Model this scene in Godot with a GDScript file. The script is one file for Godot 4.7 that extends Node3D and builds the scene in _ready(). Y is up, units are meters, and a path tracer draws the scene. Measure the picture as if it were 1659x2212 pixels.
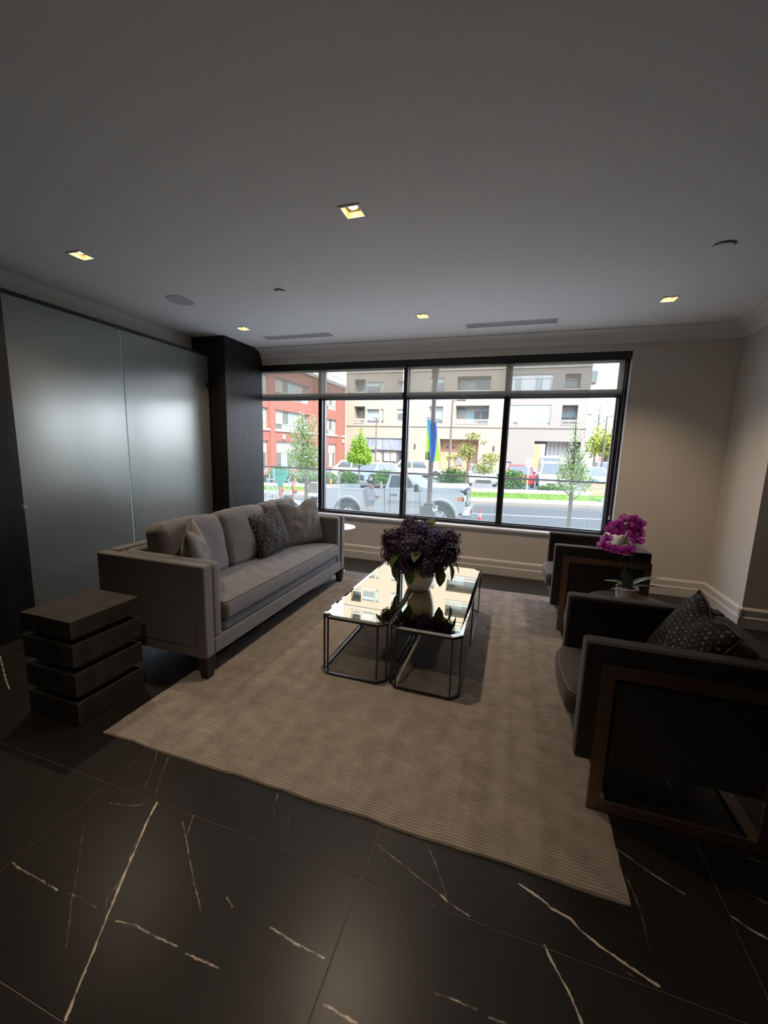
extends Node3D
# A lobby lounge: dark marble floor, ribbed rug, sofa, two mirror tables, two armchairs, a wide window on a street.

const H := 2.8            # ceiling height
const ZW := -5.0          # inner face of the window wall
var M := {}               # materials
var taken := {}           # names already used at the top level
var rng := RandomNumberGenerator.new()

# ---------------------------------------------------------------- mesh builder
class MB:
	var v := PackedVector3Array()
	var n := PackedVector3Array()
	var uv := PackedVector2Array()
	var ix := PackedInt32Array()
	func tri(a: Vector3, b: Vector3, c: Vector3) -> void:
		var k := v.size()
		var nn := (b - a).cross(c - a).normalized()
		for p in [a, b, c]:
			v.append(p)
			n.append(nn)
			uv.append(Vector2(p.x, p.y))
		ix.append_array(PackedInt32Array([k, k + 2, k + 1]))
	func quad(a: Vector3, b: Vector3, c: Vector3, d: Vector3) -> void:   # counter-clockwise seen from outside
		var k := v.size()
		var nn := (b - a).cross(c - a)
		if nn.length() < 1e-12:
			nn = (c - a).cross(d - a)
		nn = nn.normalized()
		v.append_array(PackedVector3Array([a, b, c, d]))
		n.append_array(PackedVector3Array([nn, nn, nn, nn]))
		uv.append_array(PackedVector2Array([Vector2(0, 1), Vector2(1, 1), Vector2(1, 0), Vector2(0, 0)]))
		ix.append_array(PackedInt32Array([k, k + 2, k + 1, k, k + 3, k + 2]))
	func hexa(p: Array) -> void:   # 8 corners: bottom ring 0-3 (counter-clockwise from above), top ring 4-7
		quad(p[3], p[2], p[1], p[0])
		quad(p[4], p[5], p[6], p[7])
		for i in 4:
			var j := (i + 1) % 4
			quad(p[i], p[j], p[j + 4], p[i + 4])
	func box(c: Vector3, s: Vector3, b := Basis.IDENTITY) -> void:
		var h := s * 0.5
		var p := []
		for y in [-1, 1]:
			for q in [[-1, 1], [1, 1], [1, -1], [-1, -1]]:
				p.append(c + b * Vector3(q[0] * h.x, y * h.y, q[1] * h.z))
		hexa(p)
	func lohi(a: Vector3, b: Vector3) -> void:
		box((a + b) * 0.5, (b - a).abs())
	func bar(a: Vector3, b: Vector3, w: float, t: float, up := Vector3.UP) -> void:   # a box from a to b
		var z := (b - a).normalized()
		var x := up.cross(z)
		if x.length() < 1e-4:
			x = Vector3.RIGHT.cross(z)
		x = x.normalized()
		box((a + b) * 0.5, Vector3(w, t, a.distance_to(b)), Basis(x, z.cross(x), z))
	func rbox(c: Vector3, s: Vector3, r: float, seg := 2, b := Basis.IDENTITY, mid := 1) -> void:
		var h := s * 0.5
		r = minf(r, minf(h.x, minf(h.y, h.z)) * 0.999)
		for ax in 3:
			for sg in [-1.0, 1.0]:
				var u := (ax + 1) % 3
				var w := (ax + 2) % 3
				var su := _stops(h[u], r, seg, mid)
				var sw := _stops(h[w], r, seg, mid)
				var k := v.size()
				for i in su.size():
					for j in sw.size():
						var q := Vector3.ZERO
						q[ax] = sg * h[ax]
						q[u] = su[i]
						q[w] = sw[j]
						var inn := q.clamp(-(h - Vector3(r, r, r)), h - Vector3(r, r, r))
						var d := (q - inn).normalized()
						v.append(c + b * (inn + d * r))
						n.append(b * d)
						uv.append(Vector2(q[u], q[w]))
				var m := sw.size()
				for i in su.size() - 1:
					for j in m - 1:
						var o := k + i * m + j
						if sg > 0:
							ix.append_array(PackedInt32Array([o, o + m + 1, o + m, o, o + 1, o + m + 1]))
						else:
							ix.append_array(PackedInt32Array([o, o + m, o + m + 1, o, o + m + 1, o + 1]))
	func _stops(h: float, r: float, seg: int, mid: int) -> PackedFloat32Array:
		var a := PackedFloat32Array()
		for i in seg + 1:
			a.append(-h + r * (1.0 - tan(PI / 4 * (1.0 - float(i) / seg))))
		for i in range(1, mid):
			a.append(lerpf(-h + r, h - r, float(i) / mid))
		for i in seg + 1:
			a.append(h - r + r * tan(PI / 4 * float(i) / seg))
		return a
	func grid(f: Callable, nu: int, nv: int, flip := false) -> void:   # f(u, v) in 0..1; normals point along du x dv
		var k := v.size()
		var acc := PackedVector3Array()
		for i in nu + 1:
			for j in nv + 1:
				v.append(f.call(float(i) / nu, float(j) / nv))
				uv.append(Vector2(float(i) / nu, float(j) / nv))
				acc.append(Vector3.ZERO)
		var m := nv + 1
		for i in nu:
			for j in nv:
				var a := i * m + j
				var b := a + m
				var c := b + 1
				var d := a + 1
				var nn := (v[k + b] - v[k + a]).cross(v[k + d] - v[k + a]) + (v[k + d] - v[k + c]).cross(v[k + b] - v[k + c])
				if flip:
					nn = -nn
				for q in [a, b, c, d]:
					acc[q] += nn
				if flip:
					ix.append_array(PackedInt32Array([k + a, k + b, k + c, k + a, k + c, k + d]))
				else:
					ix.append_array(PackedInt32Array([k + a, k + c, k + b, k + a, k + d, k + c]))
		# joined seams keep one normal
		if v[k].distance_to(v[k + nv]) < 1e-5 and v[k + m].distance_to(v[k + m + nv]) < 1e-5:
			for i in nu + 1:
				var t := acc[i * m] + acc[i * m + nv]
				acc[i * m] = t
				acc[i * m + nv] = t
		for q in acc:
			n.append(q.normalized() if q.length() > 1e-14 else Vector3.UP)
	func tube(pts: Array, rad, sides := 8, cap := true) -> void:
		var np := pts.size()
		var fr := []
		var up := Vector3.UP
		for i in np:
			var t: Vector3 = (pts[mini(i + 1, np - 1)] - pts[maxi(i - 1, 0)]).normalized()
			if absf(t.dot(up)) > 0.98:
				up = Vector3.RIGHT
			var x := up.cross(t).normalized()
			var y := t.cross(x)
			up = y
			fr.append([x, y])
		var k := v.size()
		for i in np:
			var r: float = rad[i] if rad is Array else rad
			for j in sides + 1:
				var a := TAU * j / sides
				var d: Vector3 = fr[i][0] * cos(a) + fr[i][1] * sin(a)
				v.append(pts[i] + d * r)
				n.append(d)
				uv.append(Vector2(float(j) / sides, float(i) / maxi(1, np - 1)))
		var m := sides + 1
		for i in np - 1:
			for j in sides:
				var o := k + i * m + j
				ix.append_array(PackedInt32Array([o, o + m, o + m + 1, o, o + m + 1, o + 1]))
		if cap:
			for e in [0, np - 1]:
				var c := v.size()
				var nn: Vector3 = (pts[0] - pts[1]).normalized() if e == 0 else (pts[np - 1] - pts[np - 2]).normalized()
				v.append(pts[e])
				n.append(nn)
				uv.append(Vector2.ZERO)
				for j in sides + 1:
					v.append(v[k + e * m + j])
					n.append(nn)
					uv.append(Vector2.ZERO)
				for j in sides:
					if e == 0:
						ix.append_array(PackedInt32Array([c, c + 1 + j, c + 2 + j]))
					else:
						ix.append_array(PackedInt32Array([c, c + 2 + j, c + 1 + j]))
	func lathe(prof: Array, c := Vector3.ZERO, seg := 24, b := Basis.IDENTITY) -> void:   # prof: Vector2(radius, height) from bottom to top, outside
		grid(func(u, w): 
			var t: float = u * (prof.size() - 1)
			var i := mini(int(t), prof.size() - 2)
			var p: Vector2 = prof[i].lerp(prof[i + 1], t - i)
			var a: float = TAU * w
			return c + b * Vector3(p.x * cos(a), p.y, p.x * sin(a)), prof.size() - 1, seg)
	func prism(poly: PackedVector2Array, fwd: Transform3D, depth: float) -> void:   # polygon in x, y; pushed along local +z by depth
		if Geometry2D.is_polygon_clockwise(poly):
			poly = poly.duplicate()
			poly.reverse()
		var t := Geometry2D.triangulate_polygon(poly)
		for i in range(0, t.size(), 3):
			var p := [poly[t[i]], poly[t[i + 1]], poly[t[i + 2]]]
			if (p[1] - p[0]).cross(p[2] - p[0]) < 0:
				p.reverse()
			tri(fwd * Vector3(p[0].x, p[0].y, depth), fwd * Vector3(p[1].x, p[1].y, depth), fwd * Vector3(p[2].x, p[2].y, depth))
			tri(fwd * Vector3(p[2].x, p[2].y, 0), fwd * Vector3(p[1].x, p[1].y, 0), fwd * Vector3(p[0].x, p[0].y, 0))
		for i in poly.size():
			var a := poly[i]
			var c := poly[(i + 1) % poly.size()]
			quad(fwd * Vector3(a.x, a.y, 0), fwd * Vector3(c.x, c.y, 0), fwd * Vector3(c.x, c.y, depth), fwd * Vector3(a.x, a.y, depth))
	func bend(f: Callable) -> void:   # move every point, then smooth by position
		for i in v.size():
			v[i] = f.call(v[i])
		smooth()
	func smooth() -> void:
		var acc := {}
		for i in range(0, ix.size(), 3):
			var a := v[ix[i]]
			var b := v[ix[i + 1]]
			var c := v[ix[i + 2]]
			var nn := (c - a).cross(b - a)
			for p in [a, b, c]:
				var key := Vector3i((p * 20000.0).round())
				acc[key] = acc.get(key, Vector3.ZERO) + nn
		for i in v.size():
			var t: Vector3 = acc.get(Vector3i((v[i] * 20000.0).round()), Vector3.UP)
			n[i] = t.normalized() if t.length() > 1e-14 else Vector3.UP
	func mesh() -> ArrayMesh:
		var a := []
		a.resize(Mesh.ARRAY_MAX)
		a[Mesh.ARRAY_VERTEX] = v
		a[Mesh.ARRAY_NORMAL] = n
		a[Mesh.ARRAY_TEX_UV] = uv
		a[Mesh.ARRAY_INDEX] = ix
		var m := ArrayMesh.new()
		m.add_surface_from_arrays(Mesh.PRIMITIVE_TRIANGLES, a)
		return m

# ---------------------------------------------------------------- nodes
func numbered(called: String) -> String:
	var k: int = taken.get(called, 0)
	taken[called] = k + 1
	return called if k == 0 else "%s_%03d" % [called, k]
func tag(o: Node, label: String, category: String, group := "") -> Node:
	o.set_meta("label", label)
	o.set_meta("category", category)
	if group != "":
		o.set_meta("group", group)
	return o
func thing(called: String, label: String, category: String, at := Vector3.ZERO, turn := 0.0, group := "") -> Node3D:
	var o := Node3D.new()
	o.name = numbered(called)
	add_child(o)
	o.position = at
	o.rotation.y = turn
	tag(o, label, category, group)
	return o
func put(m, called: String, mt: Material, parent: Node) -> MeshInstance3D:   # a part
	var o := MeshInstance3D.new()
	o.mesh = m.mesh() if m is MB else m
	o.material_override = mt
	o.cast_shadow = GeometryInstance3D.SHADOW_CASTING_SETTING_ON
	var base := called
	var k := 0
	while parent.has_node(NodePath(called)):
		k += 1
		called = "%s_%03d" % [base, k]
	o.name = called
	parent.add_child(o)
	return o
func one(m, called: String, mt: Material, label: String, category: String, group := "", at := Vector3.ZERO) -> MeshInstance3D:   # a thing of one mesh
	var o := put(m, numbered(called), mt, self)
	o.position = at
	tag(o, label, category, group)
	return o
func setting(m, called: String, mt: Material) -> MeshInstance3D:
	var o := put(m, called, mt, self)
	o.set_meta("kind", "structure")
	return o
func shell(called: String) -> Node3D:
	var o := Node3D.new()
	o.name = called
	o.set_meta("kind", "structure")
	add_child(o)
	return o
func again(o: Node3D, at: Vector3, turn: float, label: String) -> Node3D:
	var c: Node3D = o.duplicate()
	c.name = numbered(String(o.name).rstrip("0123456789").trim_suffix("_") if String(o.name).right(4).begins_with("_") else String(o.name))
	add_child(c)
	c.position = at
	c.rotation.y = turn
	c.set_meta("label", label)
	return c

# ---------------------------------------------------------------- materials
func lin(r: float, g: float, b: float, a := 1.0) -> Color:   # a base colour in linear values
	return Color(r, g, b, a).linear_to_srgb()
func mat(c: Color, rough := 0.6, metal := 0.0, spec := 0.5) -> StandardMaterial3D:
	var m := StandardMaterial3D.new()
	m.albedo_color = c
	m.roughness = rough
	m.metallic = metal
	m.metallic_specular = spec
	return m
func glassy(c: Color, alpha: float, spec := 0.5) -> StandardMaterial3D:
	var m := mat(Color(c.r, c.g, c.b, alpha), 0.02, 0.0, spec)
	m.transparency = BaseMaterial3D.TRANSPARENCY_ALPHA
	return m
func glow(c: Color, e: float) -> StandardMaterial3D:
	var m := mat(c, 0.5)
	m.emission_enabled = true
	m.emission = c
	m.emission_energy_multiplier = e
	return m
func noise(f: float, s: int, oct := 4) -> FastNoiseLite:
	var z := FastNoiseLite.new()
	z.seed = s
	z.frequency = f
	z.fractal_octaves = oct
	return z
func ramp_tex(f: float, s: int, a: Color, b: Color, size := 256, stretch := 1.0, oct := 4) -> ImageTexture:   # seamless noise between two colours
	var z := noise(f, s, oct)
	var src := z.get_seamless_image(size, int(size / stretch) if stretch > 1.0 else size)
	src.convert(Image.FORMAT_RGB8)
	if stretch > 1.0:
		src.resize(size, size)
	var im := Image.create(size, size, false, Image.FORMAT_RGB8)
	for y in size:
		for x in size:
			im.set_pixel(x, y, a.lerp(b, src.get_pixel(x, y).r))
	return ImageTexture.create_from_image(im)
func world_tex(m: StandardMaterial3D, t: Texture2D, metres: float, keep := false) -> StandardMaterial3D:   # lay a texture on in metres
	m.albedo_texture = t
	if not keep:
		m.albedo_color = Color.WHITE
	m.uv1_triplanar = true
	m.uv1_world_triplanar = true
	m.uv1_scale = Vector3.ONE / metres
	return m
func bump(m: StandardMaterial3D, t: Texture2D, cm: float) -> StandardMaterial3D:
	m.heightmap_enabled = true
	m.heightmap_texture = t
	m.heightmap_scale = cm
	return m

# ---------------------------------------------------------------- scene
func _ready() -> void:
	rng.seed = 7
	# camera: a wide phone lens at eye height, tilted a little down and turned to the left
	var cam := Camera3D.new()
	cam.name = "camera"
	add_child(cam)
	var fw := Vector3(-0.30064128, -0.15590046, -0.94090906)
	var rt := Vector3(0.95070869, 0.02957133, -0.30867219)
	cam.transform = Transform3D(Basis(rt, (-fw).cross(rt), -fw), Vector3(0, 1.5, 0))
	cam.fov = 104.12
	cam.near = 0.05
	cam.far = 400.0
	cam.current = true
	# sky, sun, exposure
	var sky := ProceduralSkyMaterial.new()
	sky.sky_top_color = Color(0.68, 0.74, 0.84)
	sky.sky_horizon_color = Color(0.92, 0.94, 0.97)
	sky.ground_bottom_color = Color(0.25, 0.25, 0.25)
	sky.ground_horizon_color = Color(0.6, 0.63, 0.66)
	sky.sky_curve = 0.16
	sky.energy_multiplier = 4.4
	var env := Environment.new()
	env.background_mode = Environment.BG_SKY
	env.sky = Sky.new()
	env.sky.sky_material = sky
	env.tonemap_mode = Environment.TONE_MAPPER_LINEAR
	env.tonemap_exposure = 1.9
	env.sdfgi_enabled = true
	env.ssao_enabled = true
	env.ssil_enabled = true
	var we := WorldEnvironment.new()
	we.name = "environment"
	we.environment = env
	add_child(we)
	var sun := DirectionalLight3D.new()
	sun.name = "sun"
	add_child(sun)
	sun.look_at_from_position(Vector3.ZERO, Vector3(-0.50, -0.62, -0.60))
	sun.light_color = Color(1.0, 0.94, 0.84)
	sun.light_energy = 1.5
	sun.light_angular_distance = 0.6
	sun.shadow_enabled = true
	make_materials()
	build_room()
	build_ceiling_fittings()
	build_window()
	build_partition()
	build_rug()
	build_sofa()
	build_tables()
	build_vase()
	build_armchairs()
	build_orchid()
	build_end_tables()
	build_ground()
	build_white_building()
	build_brick_building()
	build_street()
	build_truck()
	build_man()
	build_planting()

func make_materials() -> void:
	furniture_materials()
	outside_materials()
	M.ceiling = mat(lin(0.90, 0.89, 0.865), 0.9)
	M.wall = mat(lin(0.76, 0.70, 0.62), 0.85)
	M.trim = mat(lin(0.76, 0.72, 0.66), 0.5)
	M.white = mat(lin(0.8, 0.79, 0.77), 0.5)
	M.paving = mat(lin(0.64, 0.62, 0.58), 0.9)
	M.dark_wood = mat(lin(0.022, 0.021, 0.02), 0.34, 0.0, 0.32)
	world_tex(M.dark_wood, ramp_tex(0.02, 3, lin(0.013, 0.012, 0.012), lin(0.026, 0.0245, 0.0235), 256, 8.0), 0.7)
	M.frame = mat(lin(0.012, 0.012, 0.013), 0.35)
	M.black = mat(lin(0.008, 0.008, 0.008), 0.6)
	M.alu = mat(lin(0.55, 0.56, 0.58), 0.35, 1.0)
	M.steel = mat(lin(0.6, 0.6, 0.6), 0.25, 1.0)
	M.pane = glassy(Color(0.92, 0.97, 0.96), 0.03, 0.5)
	M.shade = mat(Color(lin(0.50, 0.45, 0.37), 0.50), 0.9)
	M.shade.backlight_enabled = true
	M.shade.backlight = lin(0.34, 0.31, 0.25)
	M.shade.transparency = BaseMaterial3D.TRANSPARENCY_ALPHA
	M.frost = mat(lin(0.255, 0.272, 0.258), 0.21, 0.55, 0.6)
	M.glass_edge = mat(lin(0.45, 0.75, 0.7), 0.15, 0.0, 0.6)
	# floor stone
	M.grout = mat(lin(0.17, 0.165, 0.155), 0.8)
	M.marble = mat(Color.WHITE, 0.33, 0.0, 0.4)
	M.marble.albedo_texture = marble_texture()
	M.marble.uv1_triplanar = true
	M.marble.uv1_world_triplanar = true
	M.marble.uv1_scale = Vector3.ONE / 4.8
	M.marble.uv1_offset = Vector3(0.5, 0, 4.2 / 4.8)

func marble_texture() -> ImageTexture:   # 4.8 m of stone: x from -2.4, z from -4.2
	var base := Image.create(512, 512, false, Image.FORMAT_RGB8)
	var z := noise(0.012, 11, 5).get_seamless_image(512, 512)
	var zf := noise(0.12, 12, 3).get_seamless_image(512, 512)
	for y in 512:
		for x in 512:
			var t := z.get_pixel(x, y).r * 0.75 + zf.get_pixel(x, y).r * 0.25
			base.set_pixel(x, y, lin(0.0105, 0.0095, 0.0085).lerp(lin(0.025, 0.0225, 0.019), t))
	base.resize(2048, 2048, Image.INTERPOLATE_BILINEAR)
	var veins := [
		[1, 2.2, -1.323, -1.119, -1.289, -1.04, -1.226, -0.927, -1.184, -0.849, -1.13, -0.755, -1.081, -0.671, -1.046, -0.607, -1.004, -0.537],
		[0.45, 1, -1.305, -1.074, -1.262, -0.983, -1.248, -0.939, -1.201, -0.879, -1.183, -0.827, -1.176, -0.785, -1.146, -0.757],
		[0.7, 1.6, -1.596, -0.758, -1.557, -0.754, -1.452, -0.752, -1.352, -0.748],
		[0.4, 1.2, -1.315, -0.753, -1.266, -0.757, -1.23, -0.753, -1.181, -0.755],
		[0.7, 1.6, -1.09, -0.747, -1.024, -0.758, -0.97, -0.756, -0.917, -0.756, -0.855, -0.758],
		[0.8, 1.6, -0.819, -0.753, -0.764, -0.754, -0.701, -0.757],
		[0.3, 1, -1.509, -0.946, -1.372, -0.831, -1.279, -0.744, -1.164, -0.649],
		[0.5, 1.2, -1.154, -1.083, -1.092, -1.036, -1.027, -0.984, -0.941, -0.917, -0.889, -0.88, -0.853, -0.852],
		[0.6, 1.2, -1.137, -1.122, -1.091, -1.036],
		[0.45, 1.2, -1.504, -1.05, -1.405, -1.071, -1.36, -1.096],
		[0.35, 1, -1.559, -1.338, -1.495, -1.255, -1.431, -1.15, -1.408, -1.122],
		[0.45, 1, -1.479, -1.326, -1.415, -1.223, -1.348, -1.126],
		[0.6, 1.6, -0.806, -0.917, -0.768, -0.899],
		[0.5, 1.2, -0.87, -1.322, -0.854, -1.279, -0.861, -1.251],
		[0.3, 1, -0.848, -1.256, -0.829, -1.234],
		[0.25, 1, -0.774, -1.266, -0.737, -1.186],
		[0.45, 1.3, -0.389, -1.258, -0.335, -1.237, -0.246, -1.204, -0.129, -1.164, -0.101, -1.149],
		[0.8, 1.6, -0.129, -1.164, -0.101, -1.149, -0.024, -1.129],
		[0.5, 1.1, -0.201, -1.314, -0.156, -1.248, -0.126, -1.198, -0.106, -1.161],
		[0.8, 1.7, -0.62, -0.891, -0.576, -0.887, -0.534, -0.881, -0.466, -0.879, -0.424, -0.877],
		[0.6, 1.5, -0.1, -0.908, -0.047, -0.912, 0.017, -0.912],
		[0.6, 1.5, 0.048, -0.907, 0.095, -0.91],
		[0.9, 1.8, -0.382, -0.787, -0.339, -0.785, -0.303, -0.782, -0.279, -0.782],
		[1, 2.4, 0.129, -1.289, 0.215, -1.257, 0.23, -1.244, 0.29, -1.232, 0.312, -1.21, 0.364, -1.183, 0.42, -1.163, 0.46, -1.148, 0.511, -1.132],
		[0.95, 2.2, 0.202, -1.128, 0.218, -1.097, 0.244, -1.058, 0.261, -1.033, 0.278, -0.996, 0.287, -0.976],
		[0.35, 1.1, 0.496, -1.459, 0.508, -1.398, 0.516, -1.321, 0.513, -1.257, 0.51, -1.222],
		[0.9, 2.2, 0.803, -1.418, 0.84, -1.394, 0.881, -1.38],
		[0.35, 1.2, 0.806, -1.568, 0.856, -1.538, 0.941, -1.506],
		[0.5, 1.6, 0.963, -1.678, 1.022, -1.673],
		[0.4, 1.2, 0.417, -1.141, 0.45, -1.132],
		[0.9, 2, -3.297, -1.648, -3.08, -1.548, -2.945, -1.484, -2.793, -1.42]
	]
	var r := RandomNumberGenerator.new()
	r.seed = 21
	for k in 26:   # other tiles have their own
		var p := Vector2(r.randf_range(-2.4, 2.4), r.randf_range(-4.2, -1.5))
		var dir := Vector2.from_angle(r.randf_range(0, TAU))
		var row := [r.randf_range(0.25, 0.8), r.randf_range(1.0, 1.8), p.x, p.y]
		for q in r.randi_range(3, 7):
			dir = dir.rotated(r.randf_range(-0.35, 0.35))
			p += dir * r.randf_range(0.06, 0.16)
			row.append_array([p.x, p.y])
		veins.append(row)
	var jit := noise(0.9, 5, 3)
	for row in veins:
		var hue := lin(0.62, 0.53, 0.43)
		for i in range(2, row.size() - 2, 2):
			var a := Vector2(row[i], row[i + 1])
			var b := Vector2(row[i + 2], row[i + 3])
			var steps := maxi(2, int(a.distance_to(b) / 0.0016))
			for s in steps:
				var p := a.lerp(b, float(s) / steps)
				var side := (b - a).normalized().orthogonal()
				p += side * jit.get_noise_2d(p.x * 60.0, p.y * 60.0) * 0.0022
				var strength: float = row[0] * clampf(0.75 + 0.9 * jit.get_noise_2d(p.x * 25.0 + 40.0, p.y * 25.0), 0.15, 1.0)
				var wide: float = row[1] * clampf(0.9 + 0.8 * jit.get_noise_2d(p.x * 18.0, p.y * 18.0 + 90.0), 0.4, 1.7) * 0.62
				var u := (p.x + 2.4) / 4.8 * 2048.0
				var w := (p.y + 4.2) / 4.8 * 2048.0
				for dx in range(-2, 3):
					for dy in range(-2, 3):
						var px := int(floor(u)) + dx
						var py := int(floor(w)) + dy
						var dist := Vector2(px + 0.5 - u, py + 0.5 - w).length()
						var cover := clampf(wide + 0.5 - dist, 0.0, 1.0) * strength
						if cover > 0.02:
							var at := Vector2i(posmod(px, 2048), posmod(py, 2048))
							var old := base.get_pixelv(at)
							var mixed := old.lerp(hue, cover)
							if mixed.get_luminance() > old.get_luminance():
								base.set_pixelv(at, mixed)
	return ImageTexture.create_from_image(base)

func build_room() -> void:
	# floor: 1.2 x 0.6 m stone tiles over a grout bed
	var fl := shell("floor")
	var mb := MB.new()
	mb.lohi(Vector3(-8.4, -0.30, -5.16), Vector3(5.4, -0.0022, 5.4))
	put(mb, "grout_bed", M.grout, fl)
	mb = MB.new()
	mb.rbox(Vector3.ZERO, Vector3(1.1975, 0.02, 0.5845), 0.0012, 1)
	var tile := mb.mesh()
	for i in range(-7, 5):
		for k in range(-8, 11):
			var c := Vector3(-0.403 + 1.2 * i - 0.6, -0.010, -1.123 + 0.587 * k - 0.2935)
			if c.x < -8.2 or c.x > 5.2 or c.z < -5.3 or c.z > 5.2:
				continue
			var t := put(tile, "tile", M.marble, fl)
			t.position = c
	# ceiling with openings for the recessed lamps and the air slots
	var ce := CSGCombiner3D.new()
	ce.name = "ceiling"
	ce.set_meta("kind", "structure")
	add_child(ce)
	var slab := CSGBox3D.new()
	slab.size = Vector3(13.8, 0.30, 10.9)
	slab.position = Vector3(-1.5, H + 0.15, 0.05)
	slab.material = M.ceiling
	ce.add_child(slab)
	for p in lamp_spots():
		var c := CSGBox3D.new()
		c.operation = CSGShape3D.OPERATION_SUBTRACTION
		c.size = Vector3(0.106, 0.24, 0.106)
		c.position = Vector3(p.x, H + 0.06, p.y)
		c.material = M.ceiling
		ce.add_child(c)
	for p in [Vector2(-2.58, -4.468), Vector2(-0.143, -4.49)]:
		for k in 3:
			var c := CSGBox3D.new()
			c.operation = CSGShape3D.OPERATION_SUBTRACTION
			c.size = Vector3(0.885, 0.26, 0.024)
			c.position = Vector3(p.x, H + 0.06, p.y + (k - 1) * 0.045)
			c.material = M.door_grey
			ce.add_child(c)
	# window wall: below, above and beside the opening
	var ww := MB.new()
	for a in [["wall_below_window", Vector3(-4.4, 0, ZW - 0.3), Vector3(2.35, 0.585, ZW)], ["wall_above_window", Vector3(-4.4, 2.60, ZW - 0.3), Vector3(2.35, H, ZW)], ["wall_beside_window", Vector3(1.105, 0.585, ZW - 0.3), Vector3(2.35, 2.60, ZW)], ["wall_behind_column", Vector3(-4.4, 0.585, ZW - 0.3), Vector3(-3.83, 2.60, ZW)]]:
		ww = MB.new()
		ww.lohi(a[1], a[2])
		setting(ww, a[0], M.wall)
	ww = MB.new()
	ww.lohi(Vector3(2.05, 0, -5.0), Vector3(5.4, H, -4.26))
	setting(ww, "wall_right", M.wall)
	ww = MB.new()
	ww.lohi(Vector3(5.2, 0, -4.26), Vector3(5.4, H, 5.4))
	setting(ww, "wall_far_right", M.wall)
	ww = MB.new()
	ww.lohi(Vector3(-8.4, 0, 5.2), Vector3(5.4, H, 5.4))
	setting(ww, "wall_back", M.wall)
	# left: dark panelled wall beside the glass, a plain header and a side room behind the glass
	ww = MB.new()
	ww.lohi(Vector3(-8.4, 0, -5.3), Vector3(-8.2, H, 5.4))
	ww.lohi(Vector3(-8.2, 0, -5.3), Vector3(-4.4, H, -5.0))
	ww.lohi(Vector3(-4.05, 2.585, -4.26), Vector3(-3.94, H, -1.98))
	setting(ww, "wall_left", M.wall)
	# our own building above the lobby
	ww = MB.new()
	ww.lohi(Vector3(-40, H + 0.31, -5.3), Vector3(40, 14.0, 14))
	ww.lohi(Vector3(-40, -1.4, -5.3), Vector3(-8.4, H + 0.31, 14))
	ww.lohi(Vector3(5.4, -1.4, -5.3), Vector3(40, H + 0.31, 14))
	ww.lohi(Vector3(-40, -1.4, 5.4), Vector3(40, H + 0.31, 14))
	setting(ww, "wall_upper_storeys", M.stone_own)
	# baseboards: a tall step, a groove line and a rounded cap
	var prof := PackedVector2Array([Vector2(0, 0), Vector2(0.024, 0), Vector2(0.024, 0.098), Vector2(0.017, 0.108), Vector2(0.017, 0.165), Vector2(0.012, 0.178), Vector2(0.004, 0.187), Vector2(0, 0.187)])
	var b := MB.new()
	b.prism(prof, Transform3D(Basis(Vector3(0, 0, 1), Vector3.UP, Vector3(-1, 0, 0)), Vector3(2.05, 0, ZW)), 5.50)
	setting(b, "baseboard_window", M.trim)
	b = MB.new()
	b.prism(prof, Transform3D(Basis(Vector3(-1, 0, 0), Vector3.UP, Vector3(0, 0, -1)), Vector3(2.05, 0, -4.236)), 0.764)
	setting(b, "baseboard_right", M.trim)
	b = MB.new()
	b.prism(prof, Transform3D(Basis(Vector3(0, 0, 1), Vector3.UP, Vector3(-1, 0, 0)), Vector3(5.2, 0, -4.26)), 3.174)
	setting(b, "baseboard_far_right", M.trim)
	# crown moulding: a fillet, a cove and a lower bead
	prof = PackedVector2Array([Vector2(0, 0), Vector2(0.15, 0), Vector2(0.15, -0.012), Vector2(0.142, -0.016)])
	for k in 9:
		var a := PI / 2 * k / 8.0
		prof.append(Vector2(0.142 - 0.118 * sin(a), -0.016 - 0.086 * (1.0 - cos(a))))
	prof.append_array(PackedVector2Array([Vector2(0.024, -0.112), Vector2(0.012, -0.122), Vector2(0, -0.122)]))
	b = MB.new()
	b.prism(prof, Transform3D(Basis(Vector3(0, 0, 1), Vector3.UP, Vector3(-1, 0, 0)), Vector3(2.05, H, ZW)), 5.50)
	setting(b, "trim_1", M.ceiling)
	b = MB.new()
	b.prism(prof, Transform3D(Basis(Vector3(-1, 0, 0), Vector3.UP, Vector3(0, 0, -1)), Vector3(2.05, H, -4.11)), 0.89)
	setting(b, "trim_2", M.ceiling)
	b = MB.new()
	b.prism(prof, Transform3D(Basis(Vector3(0, 0, 1), Vector3.UP, Vector3(-1, 0, 0)), Vector3(5.2, H, -4.26)), 3.3)
	setting(b, "trim_3", M.ceiling)

func lamp_spots() -> Array:
	return [Vector2(-3.05, -2.27), Vector2(-0.96, -2.27), Vector2(-3.03, -4.05), Vector2(-0.96, -4.07), Vector2(1.12, -4.10), Vector2(-0.96, -0.48)]  # the last one is added out of view to brighten the near rug

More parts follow.
